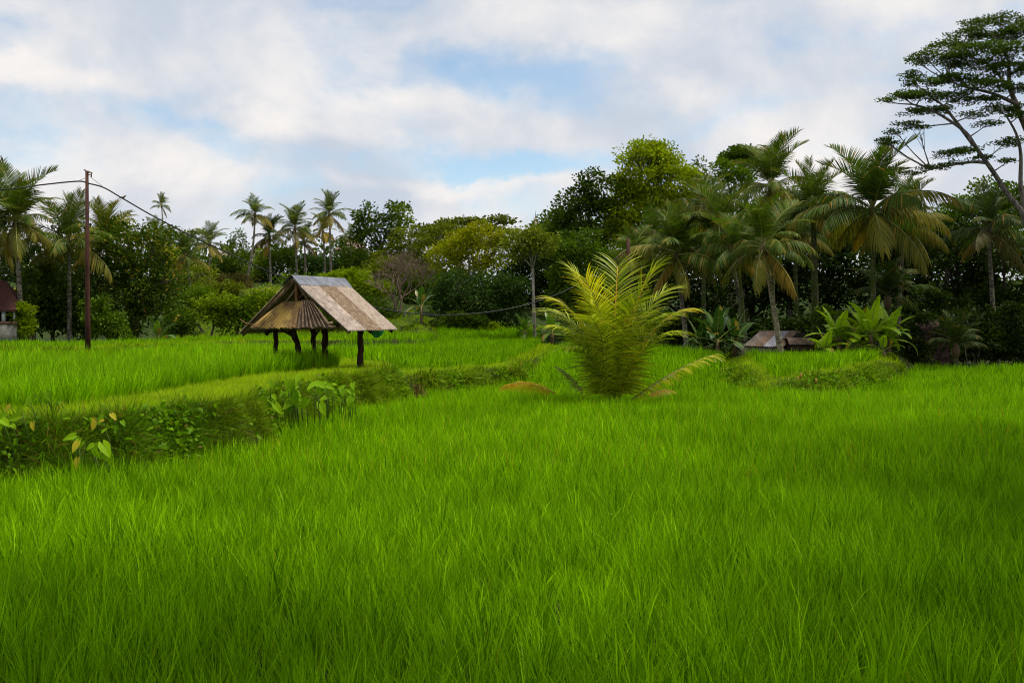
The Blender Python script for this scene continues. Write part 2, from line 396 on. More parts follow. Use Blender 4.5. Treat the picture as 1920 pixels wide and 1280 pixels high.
def put_verge(mask, zones):
    for y0, y1, sp, cs, cl_ in zones:
        p = wedge(y0, y1, sp); p = p[mask(p[:, 0], p[:, 1])]; x, y = p[:, 0], p[:, 1]; N = len(p)
        if not N: continue
        zx, zy = normals(x, y); steep = np.hypot(zx, zy)
        z = ground(x, y); pts = np.stack([x, y, z], 1)
        k = np.clip(steep/1.4, 0, 1)*R(62); az = np.arctan2(-zy, -zx)
        # tilt by k towards downhill azimuth az: rotate about horizontal axis (-sin az, cos az)
        rot = []
        for a, kk, tw in zip(az, k, rng.uniform(0, 6.28, N)):
            q = Matrix.Rotation(kk, 3, Vector((-math.sin(a), math.cos(a), 0))) @ Matrix.Rotation(tw, 3, 'Z')
            rot.append(tuple(q.to_euler()))
        rot = np.array(rot); face = steep > .55
        for sel, coll, s0 in ((~face, cs, 1.), (face, cl_, 1.)):
            if not sel.any(): continue
            n = sel.sum(); s = s0*np.clip(rng.normal(1, .28, n), .4, 2); s *= .55+.9*np.clip(.5+.5*np.sin(x[sel]*2.1+2*np.sin(y[sel]*1.7))*np.cos(y[sel]*2.9+x[sel]), 0, 1)
            s3 = np.stack([s, s, s], 1)
            scatter('grass_verge', pts[sel], rot[sel], s3, rng.integers(0, 5, n), coll)
        # on slopes add extra layers so that no soil grid shows
def vmask(x, y):
    r = (sdist(x, y, R1) > 0) | (sdist(x, y, R2) > 0) | (sdist(x, y, R1B) > 0) | riceT3(x, y) | riceT0(x, y)
    px = 960+x/np.maximum(y, .1)*F
    near = (sdist(x, y, T1) > -1.2) | (sdist(x, y, T2) > -1.2) | (sdist(x, y, T3) > -1.2) | (y > 44)
    return (~r) & near & (y < np.where(px > 1375, 47.5, np.where(px > 1000, 69, np.where(px < 330, 52, 82))))
def vface(x, y):
    zx, zy = normals(x, y); return vmask(x, y) & (np.hypot(zx, zy) > .55)
put_verge(vmask, [(11, 17.4, .085, v_short, v_long), (17.4, 28, .10, v_short, v_mid), (28, 40, .12, v_short, v_farl), (40, 82, .26, v_far, v_farl)])
put_verge(vface, [(11, 17.4, .075, v_short, v_long), (17.4, 28, .09, v_short, v_mid), (28, 42, .11, v_short, v_farl)])

# ---------------------------------------------------------------- the hut
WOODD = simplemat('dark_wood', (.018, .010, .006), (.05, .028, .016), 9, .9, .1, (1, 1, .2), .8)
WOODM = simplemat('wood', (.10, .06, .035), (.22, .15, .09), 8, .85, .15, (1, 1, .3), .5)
WOODO = simplemat('brown_wood', (.10, .045, .015), (.20, .10, .04), 8, .85, .15, (1, 1, .3), .5)
def sheetmat(name, a, b, spots, sc_=6, yel=None, mosslo=.55):
    m, t = newmat(name); g = t.new('ShaderNodeTexCoord').outputs['Object']
    n = t.noise(g, sc_, 8, .7); n2_ = t.noise(g, 22, 6, .75); n3 = t.noise(g, 1.6, 4, .6)
    c = t.mix(t.mr(n, .35, .65), a, b)
    c = t.mix(t.math('MULTIPLY', t.mr(n2_, mosslo, mosslo+.12), .75), c, spots)
    if yel: c = t.mix(t.mr(n3, .42, .6), c, yel)
    finish(t, princ(t, c, .9, .12, n2_, .6, .01)); return m
SH_L = sheetmat('pale_cement_sheet', (.27, .215, .175), (.50, .41, .345), (.10, .07, .05), 5, None, .53)
SH_M = sheetmat('brown_cement_sheet', (.20, .14, .09), (.34, .25, .175), (.09, .055, .03), 6, None, .48)
SH_R = sheetmat('grey_cement_sheet', (.30, .24, .19), (.46, .37, .30), (.14, .09, .06), 7)
SH_A = sheetmat('yellowed_cement_sheet', (.16, .095, .045), (.32, .205, .09), (.05, .028, .014), 4, (.42, .275, .08), .50)
SH_B = sheetmat('mossy_cement_sheet', (.10, .065, .04), (.21, .145, .10), (.035, .022, .014), 8, None, .46)
CAPM = simplemat('grey_ridge_metal', (.10, .105, .125), (.20, .21, .24), 3, .5, .4, (1, 1, 1), .4, .3)
O0 = Vector((PX(548, 29), 29, 0)); TH = R(27)
U = Vector((math.cos(TH), -math.sin(TH), 0)); Vv = Vector((math.sin(TH), math.cos(TH), 0)); ZU = Vector((0, 0, 1))
def H(u, v, z): return O0+U*u+Vv*v+ZU*z
def corr(g, a, b, c, d, waves, amp, nu_=6, mat=0, thick=.012, sag=0., jag=0.):
    """corrugated sheet: a-b is the top edge, d-c the bottom edge; waves counted along a-b"""
    a, b, c, d = map(Vector, (a, b, c, d)); n = (b-a).cross(d-a).normalized()
    nw = waves*6
    for off in (0, -thick):
        V = []
        for j in range(nu_+1):
            f = j/nu_
            for i in range(nw+1):
                s_ = i/nw; p = a.lerp(b, s_).lerp(d.lerp(c, s_), f)
                V.append(p+n*(amp*math.cos(2*math.pi*s_*waves)+off)+Vector((0, 0, -1))*(sag*math.sin(math.pi*f))+(d-a).normalized()*(jag*math.sin(s_*waves*2.1)*f))
        q = [(j*(nw+1)+i, j*(nw+1)+i+1, (j+1)*(nw+1)+i+1, (j+1)*(nw+1)+i) for j in range(nu_) for i in range(nw)]
        g.add([tuple(p) for p in V], q, None, mat)
hz0 = gz(*H(0, 1, 0)[:2])
hut = thing('field_hut', 'open rice field hut with corrugated gable roof on dark wooden posts', 'hut', H(0, 1.1, hz0))
HR = 3.74; HE = 2.2; HW = 2.04; HL = 2.42
def sl(u, v, dz=0):          # roof slope height
    f = abs(u)/HW; e = HE-(.10 if u < 0 else 0)
    return H(u, v, HR+(e-HR)*f+dz)
def rafter_roof():
    cuts = [-.02, .80, 1.63, HL]
    for k, (mt, nm, lb) in enumerate(((SH_L, 'roof_sheet', 'pale weathered roof sheet at the front'), (SH_M, 'roof_sheet', 'brown weathered roof sheet in the middle'), (SH_R, 'roof_sheet', 'grey-beige roof sheet at the back'))):
        g = G(); v0, v1 = cuts[k], cuts[k+1]+.03; o = .006*k
        corr(g, sl(.03, v0, o), sl(.03, v1, o), sl(HW+.02*(k % 2), v1, o), sl(HW, v0, o), 9, .022, 8, 0, .01, .012)
        part(nm, g, mt, hut, label=lb)
        g = G(); corr(g, sl(-.03, v1, o), sl(-.03, v0, o), sl(-HW, v0, o), sl(-HW, v1, o), 9, .022, 8, 0, .01, .012)
        part(nm, g, SH_M, hut)
rafter_roof()
g = G()     # ridge cap: bent sheet with a ragged lower edge
nv = 24; V = []
prof = [(-.34, -.235), (-.18, -.10), (-.05, .03), (0, .055), (.05, .03), (.17, -.085), (.33, -.235)]
for off in (0, -.008):
    V = []
    for j in range(nv+1):
        v = -.06+(HL+.14)*j/nv
        for i, (u, z) in enumerate(prof):
            jag = .018*math.sin(j*2.3+i) if i in (0, 6) else .006*math.sin(j*1.7+i)
            V.append(tuple(H(u*(1+jag*2), v, HR+z+off+.02+jag*.5)))
    n = len(prof); g.add(V, [(j*n+i, j*n+i+1, (j+1)*n+i+1, (j+1)*n+i) for j in range(nv) for i in range(n-1)])
part('ridge_cap', g, CAPM, hut, True)
# gable awning: two overlapping corrugated sheets sloping outward
def fr(px, py, d): return P(px, py, d)
g = G(); corr(g, H(-.34, .02, 3.02), H(.46, -.02, 3.04), H(.60, -.42, 2.27), H(-1.12, -.42, 2.27), 12, .034, 8, 0, .012, 0, .02); 
ga = part('gable_sheet', g, SH_A, hut, label='yellow-stained corrugated gable sheet')
g = G(); corr(g, H(.36, -.04, 3.07), H(.74, .0, 3.05), H(1.66, -.30, 2.30), H(.50, -.45, 2.27), 8, .034, 8, 0, .012, 0, .02)
part('gable_sheet', g, SH_B, hut, label='dark mossy corrugated gable sheet')
g = G(); corr(g, H(-.78, -.02, 2.74), H(-.34, .0, 2.99), H(-.8, -.40, 2.29), H(-1.24, -.41, 2.26), 4, .034, 6, 0, .012)
part('gable_sheet', g, SH_A, hut)
def hbeam(a, b, w_, h_, m, nm, up=(0, 0, 1), label=None):
    g = G(); g.beam(a, b, w_, h_, 0, up); return part(nm, g, m, hut, label=label)
for v in (.10, 1.15, 2.25):
    for s in (-1, 1):
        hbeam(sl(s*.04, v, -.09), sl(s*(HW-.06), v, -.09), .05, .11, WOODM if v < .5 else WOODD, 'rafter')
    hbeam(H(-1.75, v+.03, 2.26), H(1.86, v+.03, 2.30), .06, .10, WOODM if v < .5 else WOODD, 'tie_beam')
hbeam(H(0, -.02, HR-.12), H(0, HL, HR-.12), .07, .10, WOODM, 'ridge_beam')
hbeam(H(.08, .12, 2.3), H(.08, .12, HR-.14), .13, .07, WOODO, 'king_post', up=tuple(U))
hbeam(H(.02, .16, 3.42), H(-.42, .16, 2.95), .07, .05, WOODM, 'brace'); hbeam(H(.14, .16, 3.46), H(.62, .16, 2.88), .07, .05, WOODM, 'brace')
for s in (-1, 1): hbeam(H(s*1.6, .0, 2.36), H(s*1.6, HL-.1, 2.36), .07, .10, WOODD, 'wall_plate')
g = G(); g.tube([H(-1.75, -.25, 2.52), H(-1.45, -.32, 2.40), H(-1.2, -.3, 2.36)], .022, 6); part('pole', g, WOODO, hut)
g = G(); g.tube([H(1.50, -.30, 2.38), H(1.62, -.2, 2.42)], .05, 7); part('bamboo_end', g, WOODM, hut)
def post(a, b, r0, r1):
    g = G(); a, b = Vector(a), Vector(b); pts = []
    for i in range(9):
        f = i/8; pts.append(a.lerp(b, f)+Vector((.018*math.sin(i*2.1+a.x*3), .015*math.cos(i*1.7), 0)))
    g.tube(pts, [(r0+(r1-r0)*i/8)*(1+.12*math.sin(i*2.7+a.x)) for i in range(9)], 9); part('post', g, WOODD, hut, True)
zb = hz0-.15
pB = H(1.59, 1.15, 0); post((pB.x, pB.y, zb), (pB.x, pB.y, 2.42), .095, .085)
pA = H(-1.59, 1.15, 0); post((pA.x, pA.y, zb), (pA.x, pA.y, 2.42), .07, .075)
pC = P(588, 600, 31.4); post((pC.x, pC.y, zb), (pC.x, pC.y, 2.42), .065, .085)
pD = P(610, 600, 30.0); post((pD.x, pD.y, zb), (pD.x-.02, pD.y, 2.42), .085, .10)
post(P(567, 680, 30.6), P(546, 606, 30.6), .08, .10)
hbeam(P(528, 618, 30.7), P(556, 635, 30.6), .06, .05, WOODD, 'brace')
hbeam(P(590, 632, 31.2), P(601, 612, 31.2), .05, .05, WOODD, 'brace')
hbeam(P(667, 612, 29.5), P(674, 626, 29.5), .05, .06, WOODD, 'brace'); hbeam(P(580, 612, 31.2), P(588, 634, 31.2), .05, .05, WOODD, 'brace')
# sleeping platform removed in the photo: only the green cloth hangs under the eave
GRN = simplemat('green_cloth', (.0, .13, .03), (.01, .22, .05), 4, .7, .2)
g = G(); V = []
c0 = P(694, 623, 29.6); c1 = P(721, 623, 30.6)
for j in range(7):
    for i in range(13):
        f = i/12; dr = (.02+.20*max(0, math.sin(f*math.pi*.88+.3))**1.2)*j/6
        p = c0.lerp(c1, f)+Vector((0, .05*math.sin(i*1.5), -dr+.05)); V.append(tuple(p))
g.add(V, [(j*13+i, j*13+i+1, (j+1)*13+i+1, (j+1)*13+i) for j in range(6) for i in range(12)])
solo('cloth', g, GRN, 'bright green cloth hanging under the right eave of the field hut', 'cloth', smooth=True)

# ---------------------------------------------------------------- utility poles, cables, birds
RUST = simplemat('rusty_pole', (.030, .010, .006), (.085, .028, .016), 5, .8, .25, (1, 1, .25), .5)
CAB = simplemat('cable_black', (.012, .012, .012), (.03, .03, .03), 30, .6, .3)
def bird(px, py, d, face, label, s=1.0):
    g = G(); c = P(px, py, d); f = Vector((face, 0, 0)).normalized()
    pts = [c-f*.15+Vector((0, 0, -.035)), c-f*.09+Vector((0, 0, -.012)), c-f*.05, c, c+f*.045+Vector((0, 0, .02)), c+f*.07+Vector((0, 0, .05)), c+f*.088+Vector((0, 0, .068)), c+f*.108+Vector((0, 0, .062)), c+f*.13+Vector((0, 0, .056))]
    pts = [c+(p-c)*s for p in pts]
    g.tube(pts, [x*s for x in (.016, .02, .036, .045, .038, .024, .024, .010, .002)], 9)
    for k in (-1, 1): g.tube([c+Vector((.01*f.x, k*.012, -.03))*s, c+Vector((.01*f.x, k*.012, -.085*1))*s], .004*s, 4)
    return solo('bird', g, simplemat('feathers', (.16, .10, .07), (.30, .21, .16), 20), label, 'bird', smooth=True)
pb = P(164, 668, 35.6); pz = gz(pb.x, pb.y)
pt_ = P(163, 324, 35.6)
pole = thing('utility_pole', 'slim rusty brown utility pole with a bird on top, left of the hut', 'pole', (pb.x, pb.y, pz))
g = G(); g.tube([(pb.x+.02, pb.y, pz-.3), (pb.x+.01, pb.y, pz+1.5), (pb.x, pb.y, pz+3.2), (pt_.x, pb.y, pt_.z)], [.10, .09, .075, .055], 12); part('shaft', g, RUST, pole, True)
g = G(); g.box((pt_.x+.10, pb.y, pt_.z-.07), (.06, 0, 0), (0, .02, 0), (0, 0, .012)); g.box((pt_.x+.16, pb.y, pt_.z-.09), (.012, 0, 0), (0, .02, 0), (0, 0, .07)); part('bracket', g, RUST, pole)
def cable(name, pts, r, label, n=6):
    g = G(); g.tube(pts, r, n, cap=False); return solo(name, g, CAB, label, 'cable', smooth=True)
def catmull(pp, k=8):
    out = []
    pp = [pp[0]]+pp+[pp[-1]]
    for i in range(1, len(pp)-2):
        for j in range(k):
            t_ = j/k; a, b, c, d = pp[i-1:i+3]
            out.append(.5*((2*b)+(c-a)*t_+(2*a-5*b+4*c-d)*t_*t_+(3*b-a-3*c+d)*t_**3))
    return out+[pp[-2]]
span = [(-300,380,33),(0,356,34.5),(75,347,35.2),(145,340,35.5),(166,344,35.6),(195,352,35.8),(230,372,36),(300,412,36.7),(400,462,38),(530,520,39.8),(620,552,41),(700,575,42),(780,588,43),(850,590,44),(930,583,45),(1000,567,46),(1080,535,47),(1175,470,48)]
cable('power_cable', catmull([P(*s) for s in span]), .026, 'black power cable sagging from the rusty pole across behind the hut', 5)
cable('stay_wire', [P(167, 330, 35.6), P(195, 352, 35.8)], .008, 'thin wire stay from the pole top down to the cable on its right')
cable('stay_wire', [P(160, 334, 35.6), P(146, 340, 35.5)], .008, 'thin short wire from the pole top to the cable on its left')
bird(164, 322.5, 35.6, -1, 'small brown bird perched on top of the rusty pole', 1.15)
bird(231, 370, 36, 1, 'small brown bird sitting on the cable right of the pole', .95)
p2 = P(1179, 500, 48); p2b = (p2.x, p2.y, gz(p2.x, p2.y))
pole2 = thing('utility_pole', 'short dark rusty pole rising behind the young coconut palm', 'pole', p2b)
g = G(); g.tube([p2b, (p2.x, p2.y, p2.z), tuple(P(1177, 447, 48))], [.11, .10, .085], 10); part('shaft', g, RUST, pole2, True)

# ---------------------------------------------------------------- palms
def frond_mesh(name, seed, pitch, drop, nl, segs, LW=.013, Ll=.27, hang=.5, gap=.14, fold=.15, dry=0., rw=.011, taper=.62, pw=0., bl=.55):
    """unit-length coconut frond in the xz plane; rachis = slot 1, leaflets = slot 0"""
    rs = random.Random(seed); g = G(); n = 14; pts = []; p = Vector((0, 0, 0)); th = R(pitch); tan = []
    side_c = rs.uniform(-.12, .12)
    for i in range(n+1):
        f = i/n; pts.append(p.copy()); d = Vector((math.cos(th), side_c*f, math.sin(th))).normalized(); tan.append(d)
        p = p+d/n; th -= R(drop)/n*((.5+f)*(1-pw)+pw*3*f*f)
    g.tube(pts, [rw*(1.25-1.1*i/n)*(1.6 if i == 0 else 1) for i in range(n+1)], 5, mat=1, rnd=rs.random())
    for sd in (-1, 1):
        for k in range(nl):
            f = gap+(1-gap)*(k+.5)/nl+rs.uniform(-.3, .3)/nl; f = min(f, .995)
            x = f*n; i = min(int(x), n-1); b = pts[i].lerp(pts[i+1], x-i); tg = tan[i].lerp(tan[min(i+1, n)], x-i).normalized()
            sv = Vector((0, 1, 0))*sd; upv = sv.cross(tg)*(sd); upv = upv if upv.z > 0 else -upv
            e = (f-gap)/(1-gap); L = Ll*(bl+(1-bl)*math.sin(min(1, e*2.2+.25)*math.pi/2))*(1-taper*max(0, e-.45)/.55)*rs.uniform(.85, 1.1)
            fwd = .35+.75*e
            if rs.random() < .03: continue
            d = (sv*(1-.25*e)+tg*fwd+upv*(fold*2+rs.uniform(-.12, .12))+Vector((0, 0, -1))*hang*.35).normalized()
            V = []; q = b.copy(); wv = (tg-d*tg.dot(d)).normalized(); dd = d.copy()
            wv = (wv+upv*.5*rs.uniform(-1, 1)).normalized()
            for s in range(segs+1):
                r_ = s/segs; wd = LW*(.6+.8*min(1, r_*3))*(1-r_**2)*.5+.0006
                V += [q-wv*wd, q+wv*wd]
                q = q+dd*(L/segs); dd = (dd+Vector((0, 0, -1))*hang*rs.uniform(.6, 1.3)*1.1/segs).normalized()
            dr = dry if dry else (1. if rs.random() < .03 else max(0, e-.85)*1.2)
            g.add([tuple(v) for v in V], [(2*s, 2*s+1, 2*s+3, 2*s+2) for s in range(segs)], None, 0, rs.random(), dr)
    return g
PM = {}
def pleaf(a, b, dry=(.30, .17, .03), trans=.28): return leafmat(a, b, trans, .55, .12, 0, dry)
RACH = {}
def rach(c):
    if c not in RACH: RACH[c] = simplemat('rachis', tuple(x*.7 for x in c), c, 12, .6, .3)
    return RACH[c]
PITCH = [84, 74, 60, 44, 28, 12, -6, -26, -48]
DROP = [38, 58, 72, 80, 84, 80, 66, 48, 30]
FM = {}
def get_frond(hi, k, s):
    key = (hi, k, s)
    if key not in FM:
        hang = (.2, .35, .6, .9, 1.3, 1.6, 1.8, 1.9, 2.0)[k]
        g = frond_mesh('frond', k*10+s, PITCH[k], DROP[k], 46 if hi else 30, 4 if hi else 2, .0125 if hi else .022, .34, hang, .14, (.3, .25, .2, .12, .05, 0, -.1, -.1, -.1)[k])
        FM[key] = g.mesh('frond', [None, None])
    return FM[key]
PAL = {   # fresh a,b ; old a,b ; rachis
 'deep': ((.018, .040, .005), (.09, .15, .012), (.07, .08, .006), (.22, .19, .02), (.16, .16, .03)),
 'mid': ((.022, .046, .003), (.12, .175, .012), (.06, .075, .006), (.22, .19, .02), (.26, .26, .05)),
 'dark': ((.014, .028, .005), (.05, .085, .010), (.04, .045, .006), (.12, .10, .02), (.10, .10, .03)),
 'olive': ((.06, .07, .004), (.20, .22, .012), (.16, .12, .01), (.36, .24, .02), (.26, .20, .04)),
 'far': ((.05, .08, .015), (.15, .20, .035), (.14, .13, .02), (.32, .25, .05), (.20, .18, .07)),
}
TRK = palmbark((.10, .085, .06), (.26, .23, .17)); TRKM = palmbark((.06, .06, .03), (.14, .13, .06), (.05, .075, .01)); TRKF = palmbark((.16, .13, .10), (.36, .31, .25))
NUT = simplemat('coconut', (.09, .10, .02), (.20, .15, .04), 4, .5, .3)
def palm(label, bx, d, cx, cy, L, n, pal='mid', hi=True, trunk=TRK, r0=.17, bow=.0, seed=1, lean=0., name='coconut_palm', dense=1.0, lowcut=9, group='coconut palms around the paddies', nuts=3, db=None, young=False):
    rs = random.Random(seed*77+3); b = P(bx, 600, db or d); zb_ = gz(b.x, b.y); c = P(cx, cy, d); b = Vector((b.x, b.y, zb_))
    root = thing(name, label, 'palm tree' if not young else 'palm tree', b, group)
    fa, fb, oa, ob, rc = PAL[pal]; mf = pleaf(fa, fb); mo = pleaf(oa, ob); mr_ = rach(rc); md = pleaf((.15, .10, .01), (.32, .20, .02))
    if (c-b).length > 1.0:
        g = G(); pts = []
        for i in range(15):
            f = i/14; p = b.lerp(c, f); p.x += bow*math.sin(f*math.pi); p.z -= .2 if i == 0 else 0; pts.append(p)
        rad = [r0*(1.25 if i == 0 else 1)*(1-.45*i/14)*(1+.04*(-1)**i) for i in range(15)]
        g.tube(pts, rad, 10); part('trunk', g, trunk, root, True)
    g = G(); g.tube([c-Vector((0, 0, .55)), c-Vector((0, 0, .15)), c+Vector((0, 0, .25))], [r0*.7, r0*1.3, r0*.5], 8); part('crown_shaft', g, rach((.12, .075, .03)), root, True)
    for k in range(nuts):
        a = rs.uniform(0, 6.28); g = G(); q = c+Vector((math.cos(a)*.3, math.sin(a)*.3, -.35-.2*rs.random()))
        g.tube([q+Vector((0, 0, .13)), q+Vector((0, 0, .08)), q, q-Vector((0, 0, .08)), q-Vector((0, 0, .12))], [.02, .1, .13, .1, .02], 8); part('coconut', g, NUT, root, True)
    n = int(n*1.1); L *= 1.02; lowcut = min(lowcut, 8)
    for k in range(n):
        if rs.random() < .08: continue
        f = (k+.5)/n; j = min(int(f**1.05*(lowcut-.6)*.999), lowcut-1); j = max(0, min(8, j+rs.choice((-1, 0, 0, 0, 1))))
        o = bpy.data.objects.new('frond', get_frond(hi, j, rs.randrange(2))); link(o, root)
        o.location = c-b+Vector((0, 0, .12-.03*j)); az = k*2.4+rs.uniform(-.35, .35)
        s = L*rs.uniform(.72, 1.14)*(.9 if j == 0 else 1)
        o.rotation_euler = (rs.uniform(-.28, .28), rs.uniform(-.16, .16), az); o.scale = (s, s*rs.uniform(.9, 1.1), s)
        old = j >= 6 or (j >= 4 and rs.random() < .15)
        mt = md if (j >= 7 and rs.random() < .3) else (mo if old else mf)
        for si, mm in enumerate((mt, mr_)): o.material_slots[si].link = 'OBJECT'; o.material_slots[si].material = mm
    return root
palm('tall olive coconut palm at the left edge with a bare grey trunk', 42, 51, 30, 415, 3.0, 26, 'mid', seed=1, r0=.15)
palm('bushy coconut palm half cut off by the left edge of the picture', -20, 54, -25, 400, 3.0, 20, 'deep', seed=2)
palm('coconut palm just left of the rusty pole with upright spiky fronds', 130, 54, 130, 455, 3.1, 24, 'mid', seed=3, r0=.14, lowcut=8)
palm('yellowing coconut palm right behind the rusty pole, over the broad dark tree', 205, 58, 200, 455, 2.7, 24, 'olive', seed=4, r0=.13)
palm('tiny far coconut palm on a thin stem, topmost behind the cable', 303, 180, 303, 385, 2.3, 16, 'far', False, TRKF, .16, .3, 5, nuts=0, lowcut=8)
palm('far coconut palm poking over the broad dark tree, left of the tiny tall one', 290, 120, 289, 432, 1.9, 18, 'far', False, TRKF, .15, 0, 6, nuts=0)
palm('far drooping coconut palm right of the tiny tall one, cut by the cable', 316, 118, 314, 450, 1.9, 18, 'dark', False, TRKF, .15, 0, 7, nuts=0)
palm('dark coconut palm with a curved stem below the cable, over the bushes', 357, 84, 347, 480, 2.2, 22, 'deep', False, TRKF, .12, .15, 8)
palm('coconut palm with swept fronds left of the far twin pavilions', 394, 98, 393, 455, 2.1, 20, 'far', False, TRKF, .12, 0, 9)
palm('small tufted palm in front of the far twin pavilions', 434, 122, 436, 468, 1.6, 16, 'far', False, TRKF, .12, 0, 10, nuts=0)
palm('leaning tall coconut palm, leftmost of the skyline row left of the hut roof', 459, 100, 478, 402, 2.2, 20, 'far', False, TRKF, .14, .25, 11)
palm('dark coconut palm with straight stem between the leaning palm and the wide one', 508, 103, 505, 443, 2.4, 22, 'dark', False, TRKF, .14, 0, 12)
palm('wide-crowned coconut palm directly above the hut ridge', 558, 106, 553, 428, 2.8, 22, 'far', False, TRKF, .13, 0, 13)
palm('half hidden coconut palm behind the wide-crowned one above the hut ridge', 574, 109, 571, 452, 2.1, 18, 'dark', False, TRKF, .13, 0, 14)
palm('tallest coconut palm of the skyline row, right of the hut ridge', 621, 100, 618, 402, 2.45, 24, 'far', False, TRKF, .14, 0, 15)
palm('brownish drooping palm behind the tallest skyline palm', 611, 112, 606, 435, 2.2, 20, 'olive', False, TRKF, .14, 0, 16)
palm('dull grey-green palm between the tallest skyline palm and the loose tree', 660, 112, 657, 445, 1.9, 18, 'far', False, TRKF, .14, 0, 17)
# the right-hand grove
palm('coconut palm with a stiff yellow-green spear, behind the top of the young palm', 1290, 56, 1268, 478, 3.2, 24, 'mid', trunk=TRK, seed=21, lowcut=9)
palm('coconut palm with long arching fronds in front of the green grove top', 1398, 56, 1350, 430, 3.2, 24, 'mid', trunk=TRK, seed=22, bow=.3)
palm('high coconut palm crowning the grove left of the tallest right-hand palm', 1450, 62, 1446, 350, 3.3, 24, 'mid', trunk=TRKM, seed=23)
palm('coconut palm with a speckled bare trunk rising in front of the rusty shed', 1466, 45.6, 1432, 462, 2.5, 22, 'mid', trunk=palmbark((.16, .12, .07), (.34, .29, .19)), seed=24, r0=.15)
palm('coconut palm with slender curved trunk left of the rusty shed', 1391, 53, 1378, 470, 2.6, 20, 'deep', trunk=TRKM, seed=25, r0=.13, bow=.2)
palm('coconut palm with upright split spear between the two highest right-hand palms', 1530, 56, 1525, 395, 2.9, 22, 'mid', trunk=TRKM, seed=26, r0=.24)
palm('largest coconut palm on the right with long drooping golden lower fronds', 1638, 49, 1636, 395, 3.9, 30, 'deep', trunk=TRKM, seed=27, r0=.16)
palm('dark coconut palm tucked behind the largest right-hand palm', 1682, 54, 1695, 420, 3.0, 22, 'deep', trunk=TRK, seed=28, r0=.12)
palm('low sprouting coconut palm between the mossy trunks on the right', 1663, 51, 1664, 560, 2.3, 16, 'dark', trunk=TRKM, seed=29, lowcut=5, nuts=0)
palm('shaded coconut palm near the right edge below the flat-topped tree', 1868, 57, 1853, 430, 2.9, 22, 'dark', trunk=TRK, seed=30)
palm('pale low palm behind the young coconut palm, at the grove foot', 1185, 62, 1188, 475, 2.3, 16, 'mid', trunk=TRKM, seed=31)
palm('coconut palm filling the gap behind the speckled trunk', 1495, 66, 1490, 440, 3.2, 22, 'deep', trunk=TRKM, seed=32)
palm('drooping coconut palm on the left flank of the grove', 1235, 66, 1228, 440, 2.6, 20, 'deep', trunk=TRKM, seed=33)
palm('dark dwarf palm with arching fronds by the crumbling pink wall', 1792, 47.5, 1792, 652, 1.9, 13, 'dark', trunk=TRKM, seed=34, nuts=0, lowcut=5)
palm('coconut palm with feathery crown at the upper left of the grove', 1320, 64, 1318, 385, 2.5, 20, 'mid', trunk=TRKM, seed=35)

# the young coconut palm standing in the rice
yp = P(1150, 600, 27); yp.z = gz(yp.x, yp.y)
young = thing('young_coconut_palm', 'young bright yellow-green coconut palm growing straight out of the rice', 'palm tree', yp)
YG = leafmat((.06, .13, .003), (.54, .60, .014), .30, .45, .3, 0, (.50, .40, .03))
YY_ = leafmat((.30, .30, .008), (.62, .54, .015), .38, .35, .5, 0, (.50, .32, .03))
YDK = leafmat((.04, .05, .01), (.15, .15, .03), .2, .5, .3, 0, (.25, .16, .05))
YR = rach((.70, .34, .03)); YR2 = rach((.30, .30, .04))
yf = [
 (70, 87, 26, 4.1, 0), (-18, 82, 34, 4.15, 0), (165, 83, 34, 4.05, 0), (-140, 86, 40, 3.8, 1), (20, 77, 46, 3.7, 0),
 (176, 77, 62, 3.6, 1), (200, 71, 78, 3.1, 0), (152, 72, 62, 3.4, 0), (-8, 71, 66, 3.5, 1), (-32, 68, 82, 3.1, 0),
 (-62, 83, 54, 3.3, 0), (216, 68, 88, 2.6, 0), (-38, 76, 70, 3.2, 0), (238, 78, 72, 3.1, 0), (-115, 84, 48, 3.0, 0), (-12, 36, 24, 3.1, 3)]
for i, (az, pi_, dr, L, mk) in enumerate(yf):
    g = frond_mesh('frond', 300+i, pi_, dr, 56, 4, .0080, .35 if mk != 3 else .26, .62 if mk != 3 else .9, .14 if mk != 3 else .1, .10, 0, .0105, .4, .75, 1.0 if mk != 3 else .6)
    me = g.mesh('frond', [(YG, YY_, YG, YY_)[mk], YR if i in (0, 1, 5, 8, 16, 17) else YR2]); o = bpy.data.objects.new('frond', me); link(o, young)
    if mk == 1: o['label'] = 'yellow frond'
    if mk == 3: o['label'] = 'low golden frond reaching right over the rice'
    o.rotation_euler = (0, 0, R(az)); o.scale = (L*.98,)*3; o.location = (.06*math.cos(R(az)), .06*math.sin(R(az)), .05)
def loose_frond(px, py, d, az, pitch, drop, L, mat, rc, label, seed, tilt=0):
    g = frond_mesh('palm_frond', seed, pitch, drop, 46, 3, .015, .34, .7, .08, .1, 0, .011)
    o = bpy.data.objects.new('palm_frond', g.mesh('palm_frond', [mat, rc])); link(o); c = P(px, py, d); c.z += .06; o.location = c
    o.rotation_euler = (R(tilt), 0, R(az)); o.scale = (L, L, L); props(o, label, 'palm frond')
YO = leafmat((.42, .20, .015), (.60, .36, .05), .3, .45, .3, 0, (.50, .32, .06))
loose_frond(1040, 741, 26.2, 180, 28, 60, 1.45, YO, rach((.55, .28, .05)), 'fallen orange palm frond lying on the rice left of the young palm', 401, 25)
loose_frond(1092, 742, 26.0, 148, 52, 26, 1.0, YDK, rach((.25, .18, .06)), 'dark short palm frond standing at the left foot of the young palm', 402)
loose_frond(1215, 748, 26.0, 8, 34, 62, .75, YO, rach((.55, .28, .05)), 'small orange palm frond tip in the rice right of the young palm', 403, 20)

